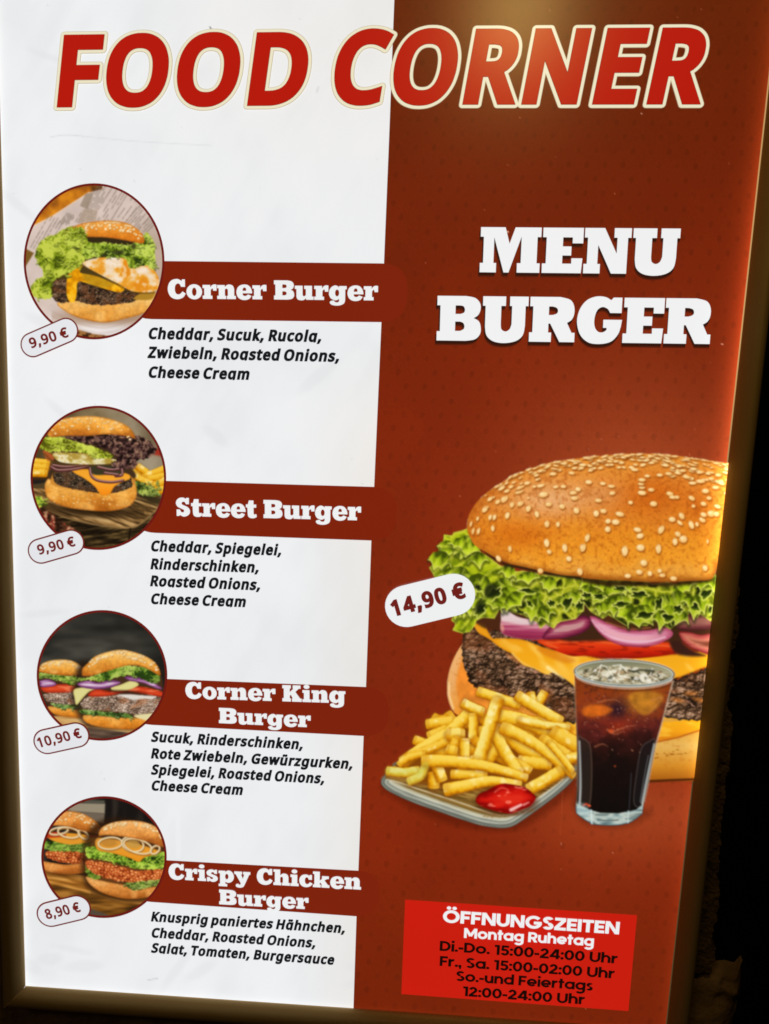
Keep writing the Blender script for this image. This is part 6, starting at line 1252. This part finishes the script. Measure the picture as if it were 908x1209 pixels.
    P.shape(smooth(c([(444, 248), (458, 212), (510, 189), (580, 181), (650, 189), (706, 215), (737, 270), (734, 300), (650, 272), (560, 254), (480, 246)])), bread(970, 996, (246, 186, 112), (226, 148, 68), (172, 94, 32), 8), TOPBUN)
    tp = lambda x: np.interp(x * KD, [444, 458, 510, 580, 650, 706, 737], [920 + v / KD for v in (248, 213, 190, 182, 190, 216, 270)])
    bun_seeds(P, 122, 192, tp, 5, 60, TOPBUN, 1.3)
    P.blur(1); return P
# ------------------------------------------------------------------ the print
def grid_mesh(P, sel, y, name, mat, parent=None, label=None, clip=None):
    """cells of a picture whose corner lies in sel, as one flat sheet with the colours on its vertices"""
    ny, nx = sel.shape
    cell = sel[:-1, :-1].copy()
    if clip is not None: cell &= clip[:-1, :-1] & clip[1:, :-1] & clip[:-1, 1:] & clip[1:, 1:]
    j, i = np.nonzero(cell)
    if len(j) == 0: return None
    a = j * nx + i; q = np.column_stack([a, a + nx, a + nx + 1, a + 1])
    u, inv = np.unique(q, return_inverse=True); f = inv.reshape(q.shape)
    px, py = P.X.ravel()[u], P.Y.ravel()[u]; wx, wz = unproj(px, py)
    cols = np.column_stack([lin(np.clip(P.rgb, 0, 255).reshape(-1, 3)[u]), np.clip(P.a.ravel()[u], 0, 1)])
    return sheet(name, np.column_stack([wx, wz]), f, y, mat, parent, label, cols)

PM = print_mat('print_colours'); PA = print_mat('print_colours_cut_out', alpha=True)
def poly_sheet(name, pts, y, mat, parent=None, label=None):
    V, F = fill2d([pts if area2(pts) > 0 else pts[::-1]]); return sheet(name, V, F, y, mat, parent, label)

# white sheet with blotchy tone, a warmer tint to the right and the handling marks of a used poster
PW = Pic(-14, -40, 478, 1240, 1.6)
PW.a[:] = 1
n1 = fbm(PW.X * .018, PW.Y * .012, 3, 4); n2 = fbm(PW.X * .05 + PW.Y * .03, PW.Y * .012, 8, 3)
PW.rgb = ramp(n1 * .7 + n2 * .3, [(.3, (231, 233, 235)), (.5, (235, 237, 239)), (.7, (238, 239, 241))])
PW.rgb = mix(PW.rgb, (232, 224, 214), np.clip(sstep(330, 470, PW.X) * sstep(380, 560, PW.Y) * .55 + sstep(300, 60, PW.Y) * .25 * sstep(100, 400, PW.X), 0, 1))
for _ in range(16):
    x = rnd.random() * 420 + 20; yy = 1120 + rnd.random() * 40 if _ < 7 else rnd.random() * 1150
    PW.ell(x, yy, 14 + rnd.random() * 16, 3 + rnd.random() * 5, rnd.gauss(0, 40), (216, 217, 219), soft=3, amt=.28)
for pts, r, c, am in (([(60, 162), (75, 159.5), (90, 160), (98, 161)], .5, (190, 192, 194), .45), ([(98, 161), (150, 166), (196, 169), (250, 172)], .4, (205, 207, 209), .5), ([(248, 32), (251, 37)], .6, (70, 72, 66), .8),
                        ([(376, 103), (374, 109)], .6, (190, 190, 190), .7), ([(82, 232), (96, 262)], 1.2, (240, 241, 243), .6), ([(210, 960), (211, 1010)], 3, (238, 239, 241), .6), ([(175, 1157), (186, 1155)], .5, (180, 178, 176), .6)):
    PW.stroke(smooth(pts, 4, False), r, c, soft=1.1, amt=am)
for _ in range(70): PW.ell(rnd.random() * 440 + 6, rnd.random() * 1180, .5 + .7 * rnd.random(), .5 + .5 * rnd.random(), 0, rnd.choice([(196, 196, 194), (208, 206, 200), (242, 243, 244)]), amt=.35 + .3 * rnd.random())
def within(X, Y, m_=.003):
    """inside the sign's outline grown by m_ (the edge is gripped by the frame)"""
    q = inset(m_); x, z = unproj(X, Y); ok = np.ones(np.shape(x), bool)
    for k in range(4):
        u = q[(k + 1) % 4] - q[k]; ok &= (x - q[k][0]) * -u[1] + (z - q[k][1]) * u[0] > 0
    return ok
grid_mesh(PW, np.ones_like(PW.a, bool), .0002, 'poster_sheet', PM, clip=within(PW.X, PW.Y))

# red field with its pattern of small drops
PR_ = Pic(400, -40, 935, 1250, 1.6)
PR_.a[:] = 1
X, Y = PR_.X, PR_.Y
base = ramp((Y + 40) / 1290, [(0, (100, 36, 9)), (.12, (110, 35, 9)), (.3, (122, 37, 12)), (.45, (129, 39, 14)), (.65, (133, 41, 16)), (.8, (136, 41, 14)), (1, (120, 36, 10))])
glow = np.exp(-((X - 735) / 165) ** 2 - ((Y - 590) / 150) ** 2) + .75 * np.exp(-((X - 740) / 130) ** 2 - ((Y - 960) / 60) ** 2)
base = mix(base, (192, 92, 50), np.clip(glow, 0, 1) * .62)
cxd, czd = 24.0, 16.6
yy_ = Y - (X - 454) * (.008 + .055 * Y / 1200); row = np.floor(yy_ / czd); xo = X + .045 * Y + 12 * (row % 2)
du = (xo / cxd - np.floor(xo / cxd) - .5) * cxd; dv = (yy_ / czd - row - .5) * czd
tone = _h(row, np.floor(xo / cxd), 4.2)
drop = np.hypot(du / 3.4, (dv) / 4.3 + .12 * du / 3.4)
dm = sstep(1.3, .6, drop) * (.25 + .6 * tone); ringm = np.exp(-((drop - 1.15) / .22) ** 2) * .10
base = base * (1 - .10 * dm)[..., None] + (ringm * 22)[..., None] * C3((1, .4, .2))
base = base * (1 + .10 * (fbm(X * .012, Y * .012, 6, 3) - .5) + .05 * (vnoise(X * .6, Y * .6, 3) - .5))[..., None]
PR_.rgb = base * .97
for _ in range(60): PR_.ell(450 + rnd.random() * 440, rnd.random() * 1200, .5 + .6 * rnd.random(), .5 + .5 * rnd.random(), 0, (206, 120, 86), amt=.25 + .4 * rnd.random())
for x, y, r in ((560.8, 274, 1.3), (735, 134, .9), (844, 406.5, .9), (713, 1007, .8), (650, 996, .8)): PR_.ell(x, y, r, r, 0, (240, 190, 160), amt=.8)
PR_.stroke([(650, 912), (648.5, 985)], .6, (176, 74, 40), amt=.6)
divx = lambda y: np.interp(y, [-40, 20, 150, 311, 380, 575, 638, 810, 868, 1027, 1081, 1189, 1250], [467.2, 464.8, 460, 453.4, 450.4, 441.8, 438.5, 432.2, 429.4, 423.2, 421, 417.4, 414.8])
# sheet edge follows the printed dividing line
Xs = divx(Y) + (X - 400) / 535 * (935 - divx(Y)); PR_.X = Xs
grid_mesh(PR_, np.ones_like(PR_.a, bool), .0005, 'red_panel', PM, clip=within(Xs, Y))
PR_.X = X

RED = (126, 35, 13)
M_BANNER = print_mat('banner_red', RED); M_WHITE = print_mat('print_white', (238, 239, 240)); M_BLACK = print_mat('print_black', (22, 25, 28)); M_TITLE = print_mat('title_red', (180, 26, 13))
M_CREAM = print_mat('title_cream', (233, 226, 196)); M_SHADE = print_mat('heading_shade', (52, 22, 12)); M_PRICE = print_mat('price_red', (112, 32, 26)); M_EDGE = print_mat('title_edge', (172, 156, 124))
M_SIGNRED = print_mat('hours_red', (200, 30, 16)); M_RING = print_mat('ring_red', (108, 26, 20)); M_BLK2 = print_mat('hours_black', (28, 9, 6)); M_TAG = print_mat('tag_white', (228, 229, 233))

# title across both halves: red letters, cream border, thin dark line round it
def title(y):
    parts_ = [('FOOD', (68.5, 127.5), (357, 125.2), 85.5), ('CORNER', (389.5, 124.5), (826, 124), 89)]
    objs = []
    for nm, grow, yy, mt in (('title_outline_edge', 32, y, M_EDGE), ('title_outline', 28, y + .0002, M_CREAM), ('title_inner_edge', 3.4, y + .0004, print_mat('title_dark_red', (120, 36, 18))), ('title', 0, y + .0006, M_TITLE)):
        VV, FF = [], []; n = 0
        for s, pl, pr, cap in parts_:
            SANS_T.track = 14
            lay, f = place(SANS_T, s, pl, pr, cap, .16)
            cs = []
            for ch, x in lay:
                for c in (offset(SANS_T.g[ch][1], grow, True) if grow else SANS_T.g[ch][1]): cs.append([(p[0] + x, p[1]) for p in c])
            V, F = fill2d(cs); w = f(V); VV.append(w); FF.append(F + n); n += len(w)
        SANS_T.track = 0
        objs.append((nm, np.concatenate(VV), np.concatenate(FF), yy, mt))
    nm, V, F, yy, mt = objs[-1]
    root = sheet(nm, V, F, yy, mt)
    for nm, V, F, yy, mt in objs[:-1]: sheet(nm, V, F, yy, mt, root)
title(.0012)

# banners with the dish names
def rounded(c4, r):
    """rounded quad through four photo-pixel corners, in the poster plane"""
    p = [P2(c) for c in c4]; out = []
    for k in range(4):
        a, b, c = p[k - 1], p[k], p[(k + 1) % 4]; u = (a - b) / np.linalg.norm(a - b); w = (c - b) / np.linalg.norm(c - b)
        for t in np.linspace(0, 1, 9): out.append(b + u * r * (1 - t) ** 2 + w * r * t ** 2)
    return out
names = [([('Corner Burger', (199, 352.7), (446.3, 355), 22.6, 0)], ((140, 307.8), (482, 311.5), (480, 380.9), (150, 376.6))),
         ([('Street Burger', (209.3, 608.8), (426.4, 614.2), 21.4, 0)], ((150, 566.3), (470, 575.5), (467, 639), (155, 628))),
         ([('Corner King', (219.7, 823.8), (408, 829.6), 19.2, 0), ('Burger', (259, 853), (367, 858), 18.2, 0)], ((150, 799.3), (460, 811.8), (458, 870), (152, 854))),
         ([('Crispy Chicken', (199.8, 1036.8), (426.4, 1049.3), 18.4, 0), ('Burger', (259.3, 1066.5), (364.5, 1072.4), 17.6, 0)], ((150, 1012.5), (450, 1028.8), (447, 1083), (152, 1062.4)))]
for ln, c4 in names:
    b = poly_sheet('dish_banner', rounded(c4, .021), .0008, M_BANNER)
    V, F = text_geo(SLAB, ln); sheet('dish_name', V, F, .0014, M_WHITE, b)

# ingredient lists
D = [[('Cheddar, Sucuk, Rucola,', (174.9, 400.6), (379, 404.2), 14.0, .2), ('Zwiebeln, Roasted Onions,', (174.3, 423), (400, 427.6), 14.0, .2), ('Cheese Cream', (174.9, 446.2), (293.6, 448.7), 13.8, .2)],
     [('Cheddar, Spiegelei,', (177.8, 650.8), (331.8, 656), 13.2, .2), ('Rinderschinken,', (177.8, 672), (305.2, 676.2), 13.2, .2), ('Roasted Onions,', (177.4, 692), (306.9, 697), 13.2, .2), ('Cheese Cream', (177.8, 713), (289.4, 716.7), 13, .2)],
     [('Sucuk, Rinderschinken,', (178.4, 875.5), (357.1, 884.7), 12.6, .2), ('Rote Zwiebeln, Gewürzgurken,', (178.4, 895.1), (415.7, 907.8), 12.6, .2), ('Spiegelei, Roasted Onions,', (178.4, 914.2), (382.4, 925), 12.6, .2), ('Cheese Cream', (178.4, 932.9), (285.8, 938.4), 12.4, .2)],
     [('Knusprig paniertes Hähnchen,', (178.4, 1087.3), (406.8, 1101.4), 12.0, .2), ('Cheddar, Roasted Onions,', (178.4, 1106.3), (372, 1118.6), 12.0, .2), ('Salat, Tomaten, Burgersauce', (178.4, 1124.2), (393.6, 1138.6), 12.0, .2)]]
for ln in D:
    V, F = text_geo(SANS, ln); sheet('dish_description', V, F, .0008, M_BLACK)

# menu heading with its printed drop shadow
SLAB.space = 34
HL = [('MENU', (566, 321.8), (796, 324.2), 53.4, 0), ('BURGER', (515.3, 402.1), (837, 406.4), 53, 0)]
V, F = text_geo(SLAB, HL); mh = sheet('menu_heading', V, F, .0016, M_WHITE)
V, F = text_geo(SLAB, [(s, (a[0] - 1.2, a[1] + 3.6), (b[0] - .4, b[1] + 3.6), c, d) for s, a, b, c, d in HL]); sheet('heading_shadow', V, F, .0013, M_SHADE, mh)
V, F = text_geo(SLAB, [(s, (a[0] - 2, a[1] + 5.2), (b[0] - .6, b[1] + 5.2), c, d) for s, a, b, c, d in HL]); sheet('heading_shadow', V, F, .0011, print_mat('heading_shade_soft', (88, 30, 13)), mh)

# opening hours
hp = poly_sheet('opening_hours_panel', [P2(p) for p in ((478.4, 1061.5), (751.8, 1079.8), (741.6, 1192.8), (473.9, 1172.8))], .0009, M_SIGNRED)
V, F = text_geo(GEO_BOLD, [('ÖFFNUNGSZEITEN', (522.7, 1087.6), (730.3, 1102), 14.6, 0)]); v2, f2 = text_geo(GEO, [('Montag Ruhetag', (547.6, 1106), (700.6, 1115.8), 11.6, 0)])
sheet('hours_heading', np.concatenate([V, v2]), np.concatenate([F, f2 + len(V)]), .0014, M_WHITE, hp)
V, F = text_geo(GEO, [('Di.-Do. 15:00-24:00 Uhr', (518.9, 1121.2), (728, 1136.4), 11.8, 0), ('Fr., Sa. 15:00-02:00 Uhr', (518.9, 1139), (724.5, 1154), 11.8, 0), ('So.-und Feiertags', (538.7, 1156.6), (699.3, 1168.4), 11.6, 0), ('12:00-24:00 Uhr', (548.9, 1174.8), (689.4, 1184.6), 11.6, 0)])
sheet('hours_lettering', V, F, .0014, M_BLK2, hp)

# big pictures
def picture(P, y, root_name, root_ids, subs, label=None, only=None, clipx=None):
    vis = P.a > .02; vis[1:] |= P.a[:-1] > .02; vis[:, 1:] |= P.a[:, :-1] > .02
    vis2 = vis.copy(); vis2[:-1] |= vis[1:]; vis2[:, :-1] |= vis[:, 1:]; vis = vis2
    cl = within(P.X, P.Y)
    r = grid_mesh(P, vis & np.isin(P.id, root_ids), y, root_name, PA, None, label, cl)
    for i, nm in subs.items(): grid_mesh(P, vis & (P.id == i), y, nm, PA, r, None, cl)
    return r
picture(big_burger(), .0012, 'burger_picture', [0, BASE], {BUN: 'bun_top', LEAF: 'lettuce', ONION: 'onion_rings', TOMATO: 'tomato_slices', CHEESE: 'cheese', PATTY: 'patty'}, 'large printed burger with sesame bun and lettuce', clipx=.597)
picture(fries_plate(), .0018, 'fries_picture', [0, PLATE], {FRY: 'fries', KETCHUP: 'ketchup'}, 'printed plate of fries with ketchup')
picture(cola_glass(), .0024, 'cola_picture', [0, GLASS], {COLA: 'cola', ICE: 'ice'}, 'printed glass of cola with ice')

# round dish photographs with their red rims
sub = {TOPBUN: 'bun_top', GREEN: 'lettuce', FILL: 'toppings', MEAT: 'patty', LOWBUN: 'bun_bottom', DARKLEAF: 'red_lettuce', SIDE: 'fries', 9: 'fries'}
labs = ['round printed photo of a burger on newspaper', 'round printed photo of a tall burger on a wooden board', 'round printed photo of two burgers on black', 'round printed photo of two chicken burgers']
for k, fn in enumerate((dish_one, dish_two, dish_three, dish_four)):
    P = fn(); cx, cy, rx, ry = DISH[k]; P.a[:] = 1
    inside = np.hypot((P.X - cx) / (rx - .6), (P.Y - cy) / (ry - .6)) < 1
    r = grid_mesh(P, np.isin(P.id, [0, BACK]), .0012, 'dish_photo', PM, None, labs[k], inside)
    for i, nm in sub.items(): grid_mesh(P, P.id == i, .0012, nm, PM, r, None, inside)
    t = np.linspace(0, 2 * math.pi, 97)[:-1]
    o = np.column_stack(unproj(cx + rx * np.cos(t), cy + ry * np.sin(t))); i_ = np.column_stack(unproj(cx + (rx - 2.7) * np.cos(t), cy + (ry - 2.7) * np.sin(t)))
    m_ = len(t); q = np.arange(m_); sheet('photo_rim', np.concatenate([o, i_]), np.column_stack([q, (q + 1) % m_, m_ + (q + 1) % m_, m_ + q]), .0015, M_RING, r)

# price tags
def stadium(p, q, rpx):
    a, b = P2(p), P2(q); mid = ((p[0] + q[0]) / 2, (p[1] + q[1]) / 2); r = np.linalg.norm(P2((mid[0], mid[1] - rpx)) - P2(mid))
    ang = math.atan2(*(b - a)[::-1]); out = []
    for c, s in ((b, -math.pi / 2), (a, math.pi / 2)):
        for t in np.linspace(0, math.pi, 17): out.append(c + r * np.array([math.cos(ang + s + t), math.sin(ang + s + t)]))
    return out
T = [('9,90 €', (39.6, 407.5), (79.6, 390.2), 14.8, (38.5, 411.8), (83, 398), 12.2, None), ('9,90 €', (48.9, 650.3), (85.9, 639.6), 15.0, (47.8, 654.6), (91, 644), 11.8, None),
     ('10,90 €', (56, 874.5), (91.4, 866.7), 15.0, (50.4, 881), (98.4, 869.6), 11.8, None), ('8,90 €', (60.3, 1078), (92.5, 1070.2), 15.0, (57, 1083.6), (97.2, 1074.4), 11.8, None),
     ('14,90 €', (480, 714.7), (535.3, 701.2), 24.7, (467.5, 726.6), (550.4, 704.6), 19.6, 1)]
for s, p, q, r, tl, tr, cap, big in T:
    y = .0020 if not big else .0030
    tg = poly_sheet('price_tag', stadium(p, q, r - (1.7 if not big else 0)), y, M_TAG if not big else M_WHITE, None, 'price tag reading ' + s)
    if not big: poly_sheet('tag_border', stadium(p, q, r), y - .0002, M_PRICE, tg)
    F_ = SANS_P if not big else SANS
    F_.space = 200; V, F = text_geo(F_, [(s, tl, tr, cap, 0)]); F_.space = 150
    sheet('price_lettering', V, F, y + .0003, M_PRICE, tg)
